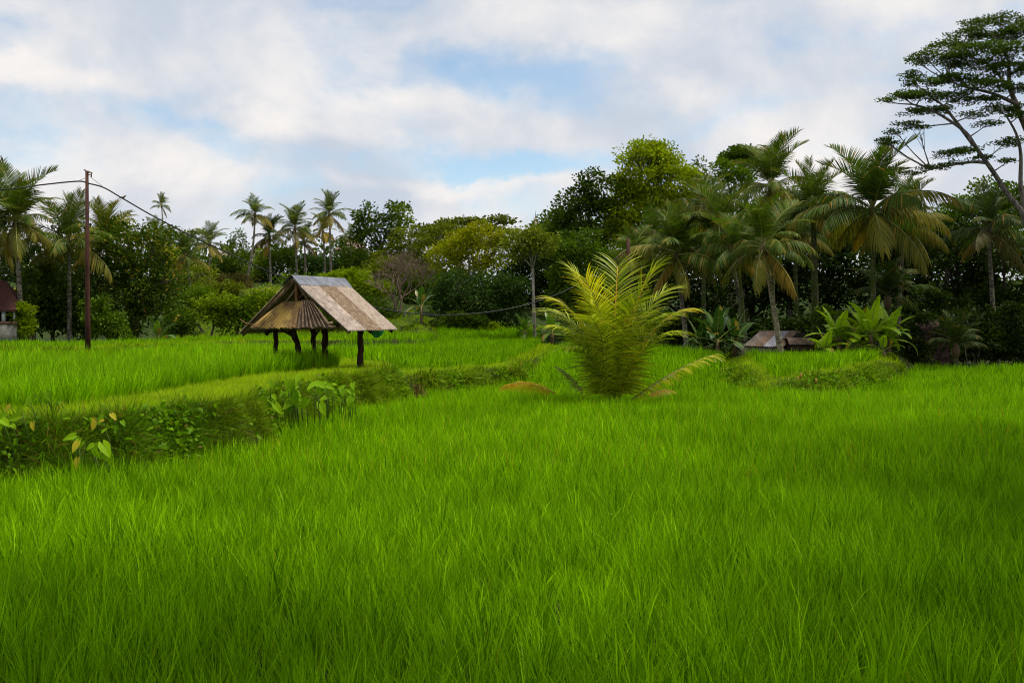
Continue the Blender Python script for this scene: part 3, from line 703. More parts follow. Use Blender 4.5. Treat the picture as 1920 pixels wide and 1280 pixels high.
# ---------------------------------------------------------------- broadleaf trees, shrubs, bananas
def sph(n):
    v = rng.normal(size=(n, 3)); return v/np.linalg.norm(v, axis=1, keepdims=True)
def crown(g, lobes, d, leaf, cr, dens=1.0, droop=.2, flat_=.7, up=.35, dry=0., core=.25, depth=1.0, seed=0, per=38):
    """lobes in photo pixels (px, py, rx, ry) around distance d; each lobe a shell of leaf clumps, each clump many leaves"""
    tips = []
    for lb in lobes:
        px, py, rx, ry = lb[:4]; dd = d+(lb[4] if len(lb) > 4 else 0)
        c = np.array(P(px, py, dd)); ax = rx/F*dd; az = ry/F*dd; ay = min(ax, max(az, ax*.8))*depth
        area = 4*math.pi*((ax*ay)**1.6/3+(ax*az)**1.6/3+(ay*az)**1.6/3)**(1/1.6)
        n = int(max(5, dens*1.15*area/(cr*cr*2.2)))
        u = sph(n); k = u[:, 1] > .35; u[k, 1] *= np.where(rng.random(k.sum()) < .6, -1, 1)
        u[:, 2] = np.where((u[:, 2] < -.45) & (rng.random(n) < .5), -u[:, 2], u[:, 2])
        r = 1-.30*rng.random(n)**1.5; inn = rng.random(n) < core; r[inn] *= rng.uniform(.35, .8, inn.sum())
        r *= 1+.16*np.sin(u[:, 0]*5+px)*np.cos(u[:, 2]*6+py)
        C = c+u*np.array([ax, ay, az])*r[:, None]
        tips.append((c, C))
        crn = rng.random(n)
        m_ = max(8, int(per))
        cc = np.repeat(C, m_, 0); uu = np.repeat(u, m_, 0); rr = np.repeat(cr*rng.uniform(.6, 1.3, n), m_)[:, None]
        o = sph(n*m_)*rng.random((n*m_, 1))**.4*rr*np.array([1, 1, flat_])
        pos = cc+o
        A = o/np.maximum(rr, .01)*.9+uu*.35+np.array([0, 0, up])-np.array([0, 0, droop*1.6])*rng.random((n*m_, 1))+rng.normal(0, .35, (n*m_, 3))
        L = leaf*rng.uniform(.6, 1.3, n*m_)
        rn = np.clip(np.repeat(crn, m_)*.5+rng.random(n*m_)*.5, 0, 1)
        g.leaves(pos, A, L, L*.30, rn, 0, (rng.random(n*m_) < dry).astype(float))
    return tips
BARK1 = barkmat((.05, .04, .03), (.15, .12, .09)); BARK2 = barkmat((.14, .12, .09), (.32, .28, .22)); BARKD = barkmat((.02, .016, .012), (.06, .045, .035))
def limbs(g, base, fork, tips, r0, rs, twigs=5, nb=7):
    g.tube([base-Vector((0, 0, .3)), base+Vector((0, 0, .15)), base.lerp(fork, .5)+Vector((rs.uniform(-.1, .1), 0, 0)), fork], [r0*1.5, r0*1.1, r0*.9, r0*.75], 9)
    for c, C in tips:
        c = Vector(c); mid = fork.lerp(c, .5)+Vector((rs.uniform(-.3, .3), rs.uniform(-.3, .3), .15*(c-fork).length*.5)); 
        g.tube([fork, mid, c], [r0*.6, r0*.38, r0*.2], 6)
        for k in range(min(twigs, len(C))):
            q = Vector(C[rs.randrange(len(C))]); m2 = mid.lerp(q, .5)+Vector((0, 0, .1)); g.tube([mid.lerp(c, rs.random()), m2, q], [r0*.22, r0*.14, r0*.05], 5)
FOL = {
 'vivid': ((.09, .14, .001), (.50, .58, .003)),
 'deep': ((.014, .032, .002), (.085, .14, .005)),
 'mid': ((.025, .055, .002), (.13, .22, .005)),
 'bright': ((.05, .09, .001), (.30, .40, .004)),
 'yellow': ((.08, .10, .001), (.46, .47, .004)),
 'olive': ((.045, .06, .003), (.20, .24, .010)),
 'blue': ((.010, .030, .004), (.05, .10, .012)),
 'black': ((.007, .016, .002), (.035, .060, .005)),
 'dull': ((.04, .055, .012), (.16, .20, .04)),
 'dryb': ((.06, .05, .015), (.20, .17, .04)),
}
def tree(name, label, bx, d, lobes, pal='mid', leaf=.24, cr=.75, fork=None, r0=.22, dens=1., bark=BARK1, cat='tree', group=None, base_d=None, per=38, flat_=.7, droop=.2, twigs=5, core=.25, dry=0., up=.35):
    rs = random.Random(sum(map(ord, label))); leaf *= .8; per = int(per*1.45)
    b = P(bx, 600, base_d or d); b.z = gz(b.x, b.y)
    root = thing(name, label, cat, b, group)
    g = G(); tips = crown(g, lobes, d, leaf, cr, dens, droop, flat_, up, dry, core, per=per)
    ft = fork or (sum(l[0] for l in lobes)/len(lobes), max(l[1]+l[3]*.6 for l in lobes))
    fk = P(ft[0], ft[1], d)
    if fk.z < b.z+.3: fk.z = b.z+.4
    gt = G(); limbs(gt, b, fk, tips, r0, rs, twigs); part('trunk' if cat == 'tree' else 'stem', gt, bark, root, True)
    fa, fb = FOL[pal]; part('crown' if cat == 'tree' else 'foliage', g, leafmat(fa, fb, .32, .6, .08, 0, (.30, .20, .02)), root)
    return root
# ---- left
tree('broad_tree', 'broad dark leafy tree with yellowish top, right of the rusty pole', 250, 57, [(235,470,48,48),(290,465,40,38),(205,520,40,50),(265,535,55,50),(312,520,28,45),(240,590,50,38),(300,590,36,36),(200,440,30,22)], 'deep', .26, .7, (250, 590), .3, dry=.05, per=44)
tree('leafy_tree', 'yellow-green leaf tuft of a tree topping the broad dark tree by the pole', 258, 60, [(225,425,26,16),(270,455,34,16),(300,475,22,16)], 'yellow', .24, .6, (255, 500), .15, dry=.05)
tree('bamboo_clump', 'feathery dark bamboo-like clump between the left house and the rusty pole', 100, 55, [(80,540,30,50),(115,560,34,50),(90,600,45,34),(145,590,30,44),(60,570,20,40)], 'deep', .30, .6, (100, 620), .12, cat='shrub', droop=.9, flat_=1.)
tree('shrub', 'rounded drooping shrub at the field edge just right of the rusty pole', 205, 53.5, [(205,612,32,24),(185,590,22,34),(225,622,18,16)], 'mid', .22, .4, (205, 630), .06, cat='shrub', droop=.8)
tree('shrub', 'bright green bush beside the corner of the left house', 46, 50.5, [(45,592,18,20),(50,618,16,20),(36,610,12,20)], 'bright', .20, .32, (46, 630), .05, cat='shrub')
tree('ivy_tree', 'ivy covered trunk with dark leaves right of the left house', 56, 52, [(56,530,12,28),(54,565,12,22)], 'deep', .2, .35, (56, 590), .12)
tree('dark_tree', 'dark tree behind the coconut palms at the far left', 60, 62, [(20,500,60,50),(80,490,50,40),(150,500,45,40),(140,450,30,30),(0,450,40,40)], 'black', .3, .9, (60, 560), .25)
tree('dark_tree', 'deep shaded tree directly behind the rusty pole', 160, 60, [(165,560,40,60),(150,610,50,34),(100,520,50,40)], 'black', .3, .8, (160, 620), .25)
# ---- bushes and slope behind the hut
for i, (bx, d, lb, pal, lab) in enumerate([
  (345, 68, [(345,600,26,22),(335,618,24,14)], 'mid', 'low green shrub at the field edge next to the left banana plant'),
  (395, 69, [(390,590,34,28),(415,570,26,22)], 'bright', 'fresh green shrub in the thicket left of the hut roof'),
  (440, 70, [(440,598,36,24),(455,575,28,22)], 'mid', 'leafy shrub just left of the hut eave'),
  (495, 71, [(480,580,34,28),(510,560,26,22),(520,590,30,26)], 'bright', 'light green shrub behind the left slope of the hut roof'),
  (380, 74, [(370,562,34,22),(340,575,22,20)], 'mid', 'shrub behind the thicket under the curved dark palm'),
  (560, 76, [(560,590,50,34),(610,600,50,28)], 'deep', 'dark shrub seen under the hut roof between the posts'),
  (425, 80, [(425,550,34,18),(395,545,24,16)], 'olive', 'olive shrub below the yellow terrace strip'),
  (660, 86, [(660,535,44,26),(630,525,30,18),(700,550,40,26)], 'bright', 'yellow-green round bush above the right side of the hut roof'),
  (700, 80, [(690,590,40,34),(720,605,30,24)], 'deep', 'dark green bush right of the hut roof slope'),
  (705, 90, [(705,520,40,24),(740,505,34,22)], 'olive', 'olive bush above the bare brown bush'),
  ]):
    tree('shrub', lab, bx, d, lb, pal, .28, .55, None, .08, cat='shrub', group='shrubs at the foot of the slope', per=40)
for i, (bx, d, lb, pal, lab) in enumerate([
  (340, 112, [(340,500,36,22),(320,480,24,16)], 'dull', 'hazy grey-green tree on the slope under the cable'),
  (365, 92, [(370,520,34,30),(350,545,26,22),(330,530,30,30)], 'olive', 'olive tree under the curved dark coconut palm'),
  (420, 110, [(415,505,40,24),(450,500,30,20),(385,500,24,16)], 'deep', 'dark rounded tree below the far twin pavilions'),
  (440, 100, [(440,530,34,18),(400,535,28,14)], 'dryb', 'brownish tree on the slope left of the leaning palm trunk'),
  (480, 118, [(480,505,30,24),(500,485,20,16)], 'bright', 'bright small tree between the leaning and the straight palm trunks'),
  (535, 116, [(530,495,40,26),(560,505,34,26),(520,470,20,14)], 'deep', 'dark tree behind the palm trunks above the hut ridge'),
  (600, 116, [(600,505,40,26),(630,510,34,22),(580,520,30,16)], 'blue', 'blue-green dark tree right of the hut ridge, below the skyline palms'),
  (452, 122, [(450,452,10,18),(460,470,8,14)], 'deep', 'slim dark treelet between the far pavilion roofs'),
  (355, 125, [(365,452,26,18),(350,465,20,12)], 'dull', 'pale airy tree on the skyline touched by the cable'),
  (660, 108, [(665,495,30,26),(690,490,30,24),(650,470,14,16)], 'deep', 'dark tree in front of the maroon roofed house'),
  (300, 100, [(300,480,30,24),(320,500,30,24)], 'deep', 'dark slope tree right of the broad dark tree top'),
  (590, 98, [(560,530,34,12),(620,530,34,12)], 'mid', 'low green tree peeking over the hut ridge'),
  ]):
    tree('slope_tree', lab, bx, d, lb, pal, .36, .8, None, .14, group='trees on the far slope', per=34)
tree('loose_tree', 'airy large-leaved tree on the skyline right of the palm row', 710, 96, [(693,400,22,20),(700,425,32,20),(735,425,30,22),(745,398,16,14),(690,455,30,24),(740,460,34,26),(670,430,14,22)], 'deep', .42, .7, (715, 470), .22, dens=.62, bark=BARK2, per=26, core=.1)
tree('leafy_tree', 'pale green tree top rising beside the airy large-leaved tree', 748, 100, [(748,395,16,12),(755,415,18,12)], 'bright', .40, .6, (745, 450), .15, dens=.8, per=26)
tree('feathery_tree', 'olive feathery tree sloping down right of the airy large-leaved tree', 770, 94, [(770,450,36,26),(810,470,46,26),(745,475,30,24),(785,500,50,26),(830,440,40,20),(720,490,26,20)], 'olive', .26, .7, (780, 520), .22, flat_=.4, bark=BARK2, twigs=8)
tree('yellow_tree', 'yellow-green sunlit tree in the centre of the tree line', 880, 84, [(905,440,42,20),(870,458,40,24),(840,482,36,28),(890,490,50,32),(930,470,34,30),(825,515,22,16),(950,445,26,18)], 'yellow', .26, .65, (880, 540), .25, bark=BARK2, dry=.04, twigs=8)
tree('dark_feathery_tree', 'blue-dark feathery bush mass under the yellow-green central tree', 870, 80, [(860,545,46,34),(915,560,46,44),(830,580,34,34),(880,600,50,28),(950,590,34,38),(960,545,30,30)], 'blue', .30, .7, (880, 615), .2, droop=.7, per=42)
tree('shrub', 'dark leafy shrub at the field edge below the central trees', 865, 78, [(860,608,34,20),(900,612,30,18)], 'deep', .28, .5, (870, 625), .08, cat='shrub')
tree('shrub', 'small bright shrub at the field edge left of the thin pale trunk', 912, 77.5, [(912,624,16,8),(926,618,8,10)], 'bright', .25, .3, (912, 628), .05, cat='shrub')
tree('dark_feathery_tree', 'deep green feathery tree right of the thin pale trunk', 1085, 76, [(1080,460,44,26),(1110,490,44,34),(1060,510,36,36),(1100,540,50,36),(1150,500,34,40),(1060,570,40,40),(1130,580,50,40)], 'mid', .30, .7, (1090, 600), .25, droop=.6, per=42)
tree('dark_tree', 'dark glossy tree between the thin pale trunk and the round tree', 1070, 88, [(1110,350,32,26),(1085,385,36,28),(1050,415,30,22),(1110,410,50,40),(1150,370,36,36),(1040,445,30,22)], 'deep', .36, .8, (1090, 480), .28, per=40)
tree('round_tree', 'large round bright-topped leafy tree rising highest above the grove', 1220, 88, [(1218,325,58,54),(1200,300,36,28),(1240,300,34,30),(1180,365,46,40),(1262,350,46,46),(1220,400,70,50),(1290,400,46,44),(1160,420,40,40)], 'vivid', .34, .8, (1220, 470), .4, per=46, dry=.01)
tree('airy_tree', 'airy pale tree with open twigs right of the large round tree', 1320, 92, [(1312,320,20,22),(1330,350,26,24),(1290,345,26,22),(1350,370,30,24)], 'dull', .34, .7, (1320, 420), .2, dens=.7, bark=BARK2, per=26, core=.1)
tree('flat_tree', 'small dark flat-topped tree behind the high coconut palm', 1395, 90, [(1390,290,32,11),(1410,303,30,12),(1370,300,22,8)], 'deep', .36, .55, (1400, 360), .2)
tree('leafy_tree', 'light green tree behind the coconut palms, left of the high palm', 1370, 88, [(1355,320,26,18),(1380,335,34,24)], 'mid', .34, .7, (1370, 400), .2)
tree('background_tree', 'leafy tree with gaps behind the flat-topped giant on the right', 1830, 76, [(1850,360,34,18),(1890,375,40,22),(1810,385,40,22),(1865,400,50,24),(1780,410,28,18),(1920,400,40,30)], 'mid', .34, .7, (1850, 460), .25, dens=.8, bark=BARKD)
# central flat canopies
def pads(name, label, bx, d, padl, branches, pal, leaf, bark, r0, cr=.55, group=None, per=30, dens=1.0):
    b = P(bx, 600, d); b.z = gz(b.x, b.y); root = thing(name, label, 'tree', b, group); rs = random.Random(len(label))
    g = G(); gt = G()
    paths = []
    for br in branches:
        pp = [P(x, y, d+dz) for x, y, dz in [(q+(0,))[:3] for q in br[1]]]; pp = catmull(pp, 4) if len(pp) > 2 else pp
        if br[2]: pp = [Vector((b.x, b.y, b.z-.3))]+pp
        n = len(pp); gt.tube(pp, [br[0]*(1-.72*i/(n-1)) for i in range(n)], 8); paths += pp
    for (px, py, rx, ry, *z) in padl:
        ry *= .72
        dz = z[0] if z else rs.uniform(-1, 1)*rx/F*d*.8
        c = np.array(P(px, py, d+dz)); ax = rx/F*d; az = ry/F*d; n = int(dens*max(5, 3.2*ax*ax*1.0/(cr*cr)))
        th = rng.uniform(0, 6.28, n); r = rng.random(n)**.5
        C = c+np.stack([ax*r*np.cos(th), ax*r*np.sin(th)*.9, az*(1-r*r)*.9-az*.5+rng.normal(0, az*.28, n)], 1)
        m_ = per; cc = np.repeat(C, m_, 0); o = sph(n*m_)*rng.random((n*m_, 1))**.4*cr*np.array([1.15, 1.15, .28])
        A = o+np.array([0, 0, .12])+rng.normal(0, .35, (n*m_, 3))*np.array([1, 1, .5]); L = leaf*rng.uniform(.6, 1.3, n*m_)
        g.leaves(cc+o, A, L, L*.3, np.clip(np.repeat(rng.random(n), m_)*.5+rng.random(n*m_)*.5, 0, 1))
        cv = Vector(c); near = min(paths, key=lambda q: (q-cv).length+max(0, q.z-cv.z)*3)
        mid = near.lerp(cv, .5)+Vector((0, 0, -.05*(near-cv).length)); gt.tube([near, mid, cv-Vector((0, 0, az*.5))], [r0*.22, r0*.15, r0*.08], 5)
        for k in range(7):
            q = Vector(C[rs.randrange(n)]); q.z -= .05; s0 = mid.lerp(cv, rs.random()); gt.tube([s0, s0.lerp(q, .6)-Vector((0, 0, .06)), q], [r0*.09, r0*.06, r0*.025], 4)
    part('trunk', gt, bark, root, True); fa, fb = FOL[pal]; part('crown', g, leafmat(fa, fb, .25, .6, .1, 0, (.2, .14, .02)), root)
    return root
pads('flat_canopy_tree', 'wide flat-canopied tree on the skyline behind the yellow-green central tree', 860, 112,
     [(810,428,36,9),(850,418,34,9),(890,415,34,9),(830,440,46,10),(880,436,46,10),(935,408,22,7),(955,415,14,5),(925,430,34,9),(790,440,22,8),(870,455,60,12),(820,458,40,12)],
     [(.35, [(860,500),(865,470),(880,440)], 1), (.2, [(862,480),(840,450),(815,440)], 0), (.2, [(866,470),(910,440),(935,418)], 0)], 'olive', .42, BARK2, .3, .9)
ALB = barkmat((.06, .05, .045), (.22, .18, .155), 8)
pads('flat_topped_tree', 'tall flat-topped tree with layered canopy leaning in at the right edge', 1962, 46,
  [(1885,38,46,13),(1832,42,26,9),(1812,62,36,11),(1870,66,50,13),(1920,55,40,16),(1780,86,40,10),(1840,92,56,13),(1905,92,44,14),(1733,102,24,9),(1716,112,16,7),(1770,112,46,10),
   (1830,122,52,11),(1890,128,46,13),(1705,142,24,8),(1735,152,30,9),(1790,148,50,10),(1850,158,44,11),(1690,178,30,8),(1662,188,16,6),(1730,176,36,8),(1780,180,40,9),(1835,186,34,9),(1905,165,34,12),
   (1712,208,24,8),(1750,206,34,8),(1700,232,22,7),(1680,246,12,6),(1722,240,18,6),(1660,262,10,5),(1665,268,8,4),(1822,214,22,6),(1870,205,34,8),(1910,215,26,10),(1850,232,22,6),
   (1778,286,28,7),(1815,282,26,7),(1845,296,20,7),(1750,314,24,7),(1718,324,16,6),(1792,306,16,5),(1880,270,22,7),(1905,262,20,8),(1888,302,14,5),(1940,120,40,16),(1950,40,40,16),(1960,190,40,14)],
  [(.15, [(1935,470),(1918,402),(1892,368),(1862,322),(1832,280),(1812,250),(1780,226),(1745,206),(1712,196)], 1),
   (.11, [(1826,272),(1800,238),(1770,200),(1745,182)], 0), (.09, [(1850,305),(1822,304),(1780,310),(1745,318)], 0),
   (.13, [(1925,410,1),(1914,350,1),(1914,290,1),(1905,250,1),(1885,215,1)], 0), (.15, [(1950,420,2),(1945,300,2),(1922,240,2),(1905,190,2),(1880,150,2),(1850,120,2),(1800,100,2)], 0),
   (.14, [(1925,245,1.5),(1895,170,1),(1890,110,1),(1870,75,1)], 0), (.1, [(1905,195,1),(1860,175,0),(1815,165,0),(1780,152,0)], 0)],
  'deep', .11, ALB, .17, .34, per=44, dens=1.1)
# thin pale-trunk tree
tree('slim_tree', 'slim tree with a thin pale forked trunk in front of the central trees', 1003, 74, [(985,455,40,20),(1020,462,30,20),(960,470,26,18),(1000,440,30,12)], 'olive', .26, .6, (999, 503), .13, bark=BARK2, droop=.8, base_d=74, twigs=4)
# bare brown bush
def bare_bush(label, bx, d, top, wpx, seed):
    rs = random.Random(seed); b = P(bx, 600, d); b.z = gz(b.x, b.y); root = thing('bare_tree', label, 'tree', b); g = G(); tp = P(bx, top, d); Hh = tp.z-b.z
    def grow(p, dr, L, r, lev):
        q = p+dr*L; mid = p.lerp(q, .5)+Vector((rs.gauss(0, .05*L), rs.gauss(0, .05*L), 0)); g.tube([p, mid, q], [r, r*.85, r*.65], 5 if lev < 3 else 3, cap=False)
        if lev >= 6: return
        for k in range(rs.choice((2, 3, 3)) if lev < 5 else 3):
            nd = (dr+Vector((rs.gauss(0, .42), rs.gauss(0, .42), rs.gauss(.10, .25)))).normalized(); grow(q, nd, L*rs.uniform(.66, .9), max(r*.6, .012), lev+1)
    for k in range(3): grow(b+Vector((rs.uniform(-.2, .2), 0, 0)), Vector((rs.uniform(-.5, .5), rs.uniform(-.3, .3), 1)).normalized(), Hh*.27, .13, 0)
    part('branches', g, barkmat((.10, .065, .045), (.24, .17, .12)), root)
    gl = G(); crown(gl, [(bx-wpx*.3, top+45, wpx*.5, 22), (bx+wpx*.3, top+50, wpx*.5, 24), (bx, top+80, wpx*.7, 24)], d, .18, .6, .22, per=14)
    part('foliage', gl, leafmat((.05, .05, .012), (.14, .13, .03)), root)
bare_bush('bare brown twiggy tree right of the hut, before the green slope', 745, 81, 478, 60, 5)

for i, (bx, d, lb, pal, lab) in enumerate([
  (1000, 92, [(1000,500,44,44),(960,540,40,40),(1040,540,40,50),(1010,590,50,30)], 'black', 'dark tree behind the slim pale-trunked tree'),
  (800, 90, [(800,540,44,34),(760,570,40,34),(840,590,40,30)], 'deep', 'dark tree behind the bare brown tree'),
  (1150, 92, [(1150,480,44,60),(1180,540,50,50),(1110,560,44,44)], 'black', 'dark tree below the large round tree'),
  (1010, 100, [(1040,450,30,26),(1010,470,30,26)], 'deep', 'leafy dark tree under the pale spire'),
  ]):
    tree('dark_tree', lab, bx, d, lb, pal, .36, .8, None, .2, per=38)
# shaded undergrowth and shrubs under the right-hand grove
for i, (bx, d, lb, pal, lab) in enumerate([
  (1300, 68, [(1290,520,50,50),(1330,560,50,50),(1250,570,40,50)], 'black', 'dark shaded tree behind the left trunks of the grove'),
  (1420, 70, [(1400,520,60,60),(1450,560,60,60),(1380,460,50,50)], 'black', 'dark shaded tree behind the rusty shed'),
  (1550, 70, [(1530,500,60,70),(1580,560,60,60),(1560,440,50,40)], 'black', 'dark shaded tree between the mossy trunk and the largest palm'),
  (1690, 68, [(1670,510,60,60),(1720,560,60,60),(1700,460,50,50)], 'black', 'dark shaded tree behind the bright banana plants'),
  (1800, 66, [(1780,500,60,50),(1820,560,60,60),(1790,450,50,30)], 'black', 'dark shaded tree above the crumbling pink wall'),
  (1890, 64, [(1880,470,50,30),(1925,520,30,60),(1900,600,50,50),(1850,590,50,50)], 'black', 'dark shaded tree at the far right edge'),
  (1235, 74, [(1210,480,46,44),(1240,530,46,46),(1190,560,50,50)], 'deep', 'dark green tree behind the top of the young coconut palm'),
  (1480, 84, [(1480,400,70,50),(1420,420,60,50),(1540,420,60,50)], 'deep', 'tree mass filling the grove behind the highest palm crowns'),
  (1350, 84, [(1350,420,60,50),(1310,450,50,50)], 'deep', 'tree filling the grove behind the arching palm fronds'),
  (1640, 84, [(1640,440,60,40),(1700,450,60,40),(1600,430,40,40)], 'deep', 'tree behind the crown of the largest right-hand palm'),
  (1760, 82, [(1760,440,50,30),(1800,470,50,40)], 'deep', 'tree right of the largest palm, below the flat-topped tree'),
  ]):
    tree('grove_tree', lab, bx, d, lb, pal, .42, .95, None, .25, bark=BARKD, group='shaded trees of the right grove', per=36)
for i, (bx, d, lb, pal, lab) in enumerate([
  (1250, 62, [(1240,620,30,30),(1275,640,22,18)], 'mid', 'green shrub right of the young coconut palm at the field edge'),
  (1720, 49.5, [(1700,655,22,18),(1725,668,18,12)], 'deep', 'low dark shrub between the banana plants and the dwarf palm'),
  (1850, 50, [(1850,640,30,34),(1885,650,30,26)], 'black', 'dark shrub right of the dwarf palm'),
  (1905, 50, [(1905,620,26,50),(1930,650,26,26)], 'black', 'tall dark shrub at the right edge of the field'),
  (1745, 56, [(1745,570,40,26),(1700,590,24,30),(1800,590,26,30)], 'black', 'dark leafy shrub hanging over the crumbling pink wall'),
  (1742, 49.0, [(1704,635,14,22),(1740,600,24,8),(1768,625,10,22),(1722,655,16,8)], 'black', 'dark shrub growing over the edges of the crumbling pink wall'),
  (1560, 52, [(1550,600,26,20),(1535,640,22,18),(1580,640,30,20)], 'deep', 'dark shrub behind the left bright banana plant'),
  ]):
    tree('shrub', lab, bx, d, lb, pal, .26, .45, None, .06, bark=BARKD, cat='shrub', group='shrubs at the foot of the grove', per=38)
for i, (x0, y0, x1, y1, d) in enumerate([(1816, 0, 1796, 630, 50), (1830, 0, 1812, 625, 50.2), (1836, 0, 1826, 640, 50.1), (1842, 0, 1862, 650, 50.3)]):
    b = P(x0, 600, d); b.z = gz(b.x, b.y); tp = P(x1, y1-30, d); g = G(); g.tube([b-Vector((0, 0, .2)), b.lerp(tp, .5)+Vector((.08, 0, 0)), tp], [.035, .028, .018], 6)
    lab = ['leaning bare stem right of the dwarf palm', 'second bare stem right of the dwarf palm, nearly upright', 'bare stem leaning right beside the dark shrub', 'bare stem near the right field edge'][i]
    root = thing('sapling', lab, 'sapling', b, 'bare saplings at the right field edge'); part('stem', g, BARK2, root, True)
    g = G(); c_ = tp; crown(g, [(x1, y1-30, 20, 14)], d, .22, .35, per=20); part('foliage', g, leafmat(*FOL['black']), root)

# banana plants
def banana_leaf(seed, pitch, drop, L, W, rag=.5):
    rs = random.Random(seed); g = G(); n = 16; p = Vector((0, 0, 0)); th = R(pitch); V = []; pts = []; ww = []
    for i in range(n+1):
        f = i/n; pts.append(p.copy()); d = Vector((math.cos(th), 0, math.sin(th))); p = p+d*(L/n); th -= R(drop)/n*(.4+1.2*f)
    g.tube(pts, [.035*(1-.8*i/n) for i in range(n+1)], 5, mat=1)
    for sd in (-1, 1):
        i = 2
        while i < n:
            run = rs.choice((1, 2, 3, 5)) if rs.random() < rag else 6; j = min(n, i+run); V = []; sag = rs.uniform(-.15, .35)
            for k in range(i, j+1):
                f = (k-2)/(n-2); w_ = W*max(.02, math.sin(math.pi*min(1, f**.7))**.6)*(.92 if k in (i, j) else 1)
                b = pts[k]+Vector((0, 0, .012)); out = Vector((.12, sd, .25-sag)).normalized()
                V += [b, b+out*w_*.5, b+out*w_+Vector((0, 0, -.3-sag*.4))*w_*.5]
            m_ = j-i; g.add([tuple(v) for v in V], [(3*a+c, 3*a+c+1, 3*a+c+4, 3*a+c+3) for a in range(m_) for c in (0, 1)], None, 0, rs.random(), 0. if rs.random() > .06 else 1.)
            i = j
    return g
BANM = leafmat((.20, .36, .004), (.42, .58, .012), .4, .35, .35, 0, (.35, .22, .03)); BAND = leafmat((.018, .05, .008), (.05, .11, .015), .3, .35, .3, 0, (.2, .15, .03))
BMID = leafmat((.05, .12, .008), (.12, .22, .015), .35, .35, .3, 0, (.3, .2, .03))
def banana(label, bx, d, hpx, n, mat, L=1.9, W=.28, seed=0, stem=(.12, .08, .04), pmin=8):
    rs = random.Random(seed); b = P(bx, 600, d); b.z = gz(b.x, b.y); root = thing('banana_plant', label, 'banana plant', b, 'banana plants at the field edge')
    h = hpx/F*d; g = G(); g.tube([(b.x, b.y, b.z-.1), (b.x+.03, b.y, b.z+h*.5), (b.x, b.y, b.z+h)], [.15, .12, .07], 9); part('stem', g, simplemat('banana_stem', stem, tuple(x*2.2 for x in stem), 6, .8, .2, (1, 1, .3)), root, True)
    for k in range(n):
        f = k/(n-1); pi_ = 86-(86-pmin)*f+rs.uniform(-6, 6); lf = banana_leaf(seed*50+k, pi_, 30+95*f, L*(.8 if k == 0 else rs.uniform(.85, 1.15)), W*rs.uniform(.8, 1.2))
        o = bpy.data.objects.new('leaf', lf.mesh('leaf', [mat, rach((.30, .34, .06))])); link(o, root); o.location = (0, 0, h-.05-.12*f); o.rotation_euler = (0, 0, k*2.4+rs.uniform(-.4, .4))
banana('small banana plant with broad upright leaves, left of the leafy thicket', 295, 56, 14, 9, BMID, 1.5, .26, 1)
banana('bright banana plant with one spear leaf, left of the bright banana clump', 1572, 46.8, 40, 15, BANM, 1.6, .24, 2)
banana('low bright banana plant in the middle of the bright banana clump', 1600, 46.4, 26, 13, BANM, 1.4, .22, 3)
banana('tallest bright banana plant of the clump, before the largest palm trunk', 1632, 46.2, 48, 15, BANM, 1.9, .26, 4)
banana('bright banana plant with arching leaves, rightmost of the clump', 1664, 46.8, 38, 15, BANM, 1.6, .26, 5)
banana('bright low banana plant with dead brown stem, leftmost by the rusty metal cover', 1548, 46.0, 18, 11, BANM, 1.3, .2, 14)
banana('bright banana plant behind the bright clump, half hidden by its leaves', 1618, 47.4, 44, 13, BANM, 1.5, .24, 15)
banana('short leafy banana sprout at the foot of the bright clump', 1655, 45.6, 16, 9, BANM, 1.1, .17, 9)
banana('dark green banana plant left of the shed, tallest of its thicket', 1345, 50, 40, 12, BAND, 2.2, .26, 6)
banana('dark green banana plant leaning over the shed corner', 1378, 50.5, 26, 11, BAND, 1.9, .25, 7, pmin=0)
banana('dark banana plant on the left flank of the shed thicket', 1312, 51, 22, 11, BAND, 1.9, .24, 8, pmin=0)
banana('pale small banana plant at the foot of the slim pale-trunked tree', 985, 73.5, 18, 8, BMID, 1.6, .26, 10)
banana('leafy banana plant right of the slim pale-trunked tree', 1035, 73, 22, 9, BMID, 1.9, .26, 11)
banana('banana plant with striped old leaves right of the hut, below the far cable', 790, 76, 34, 9, BAND, 1.9, .28, 12)

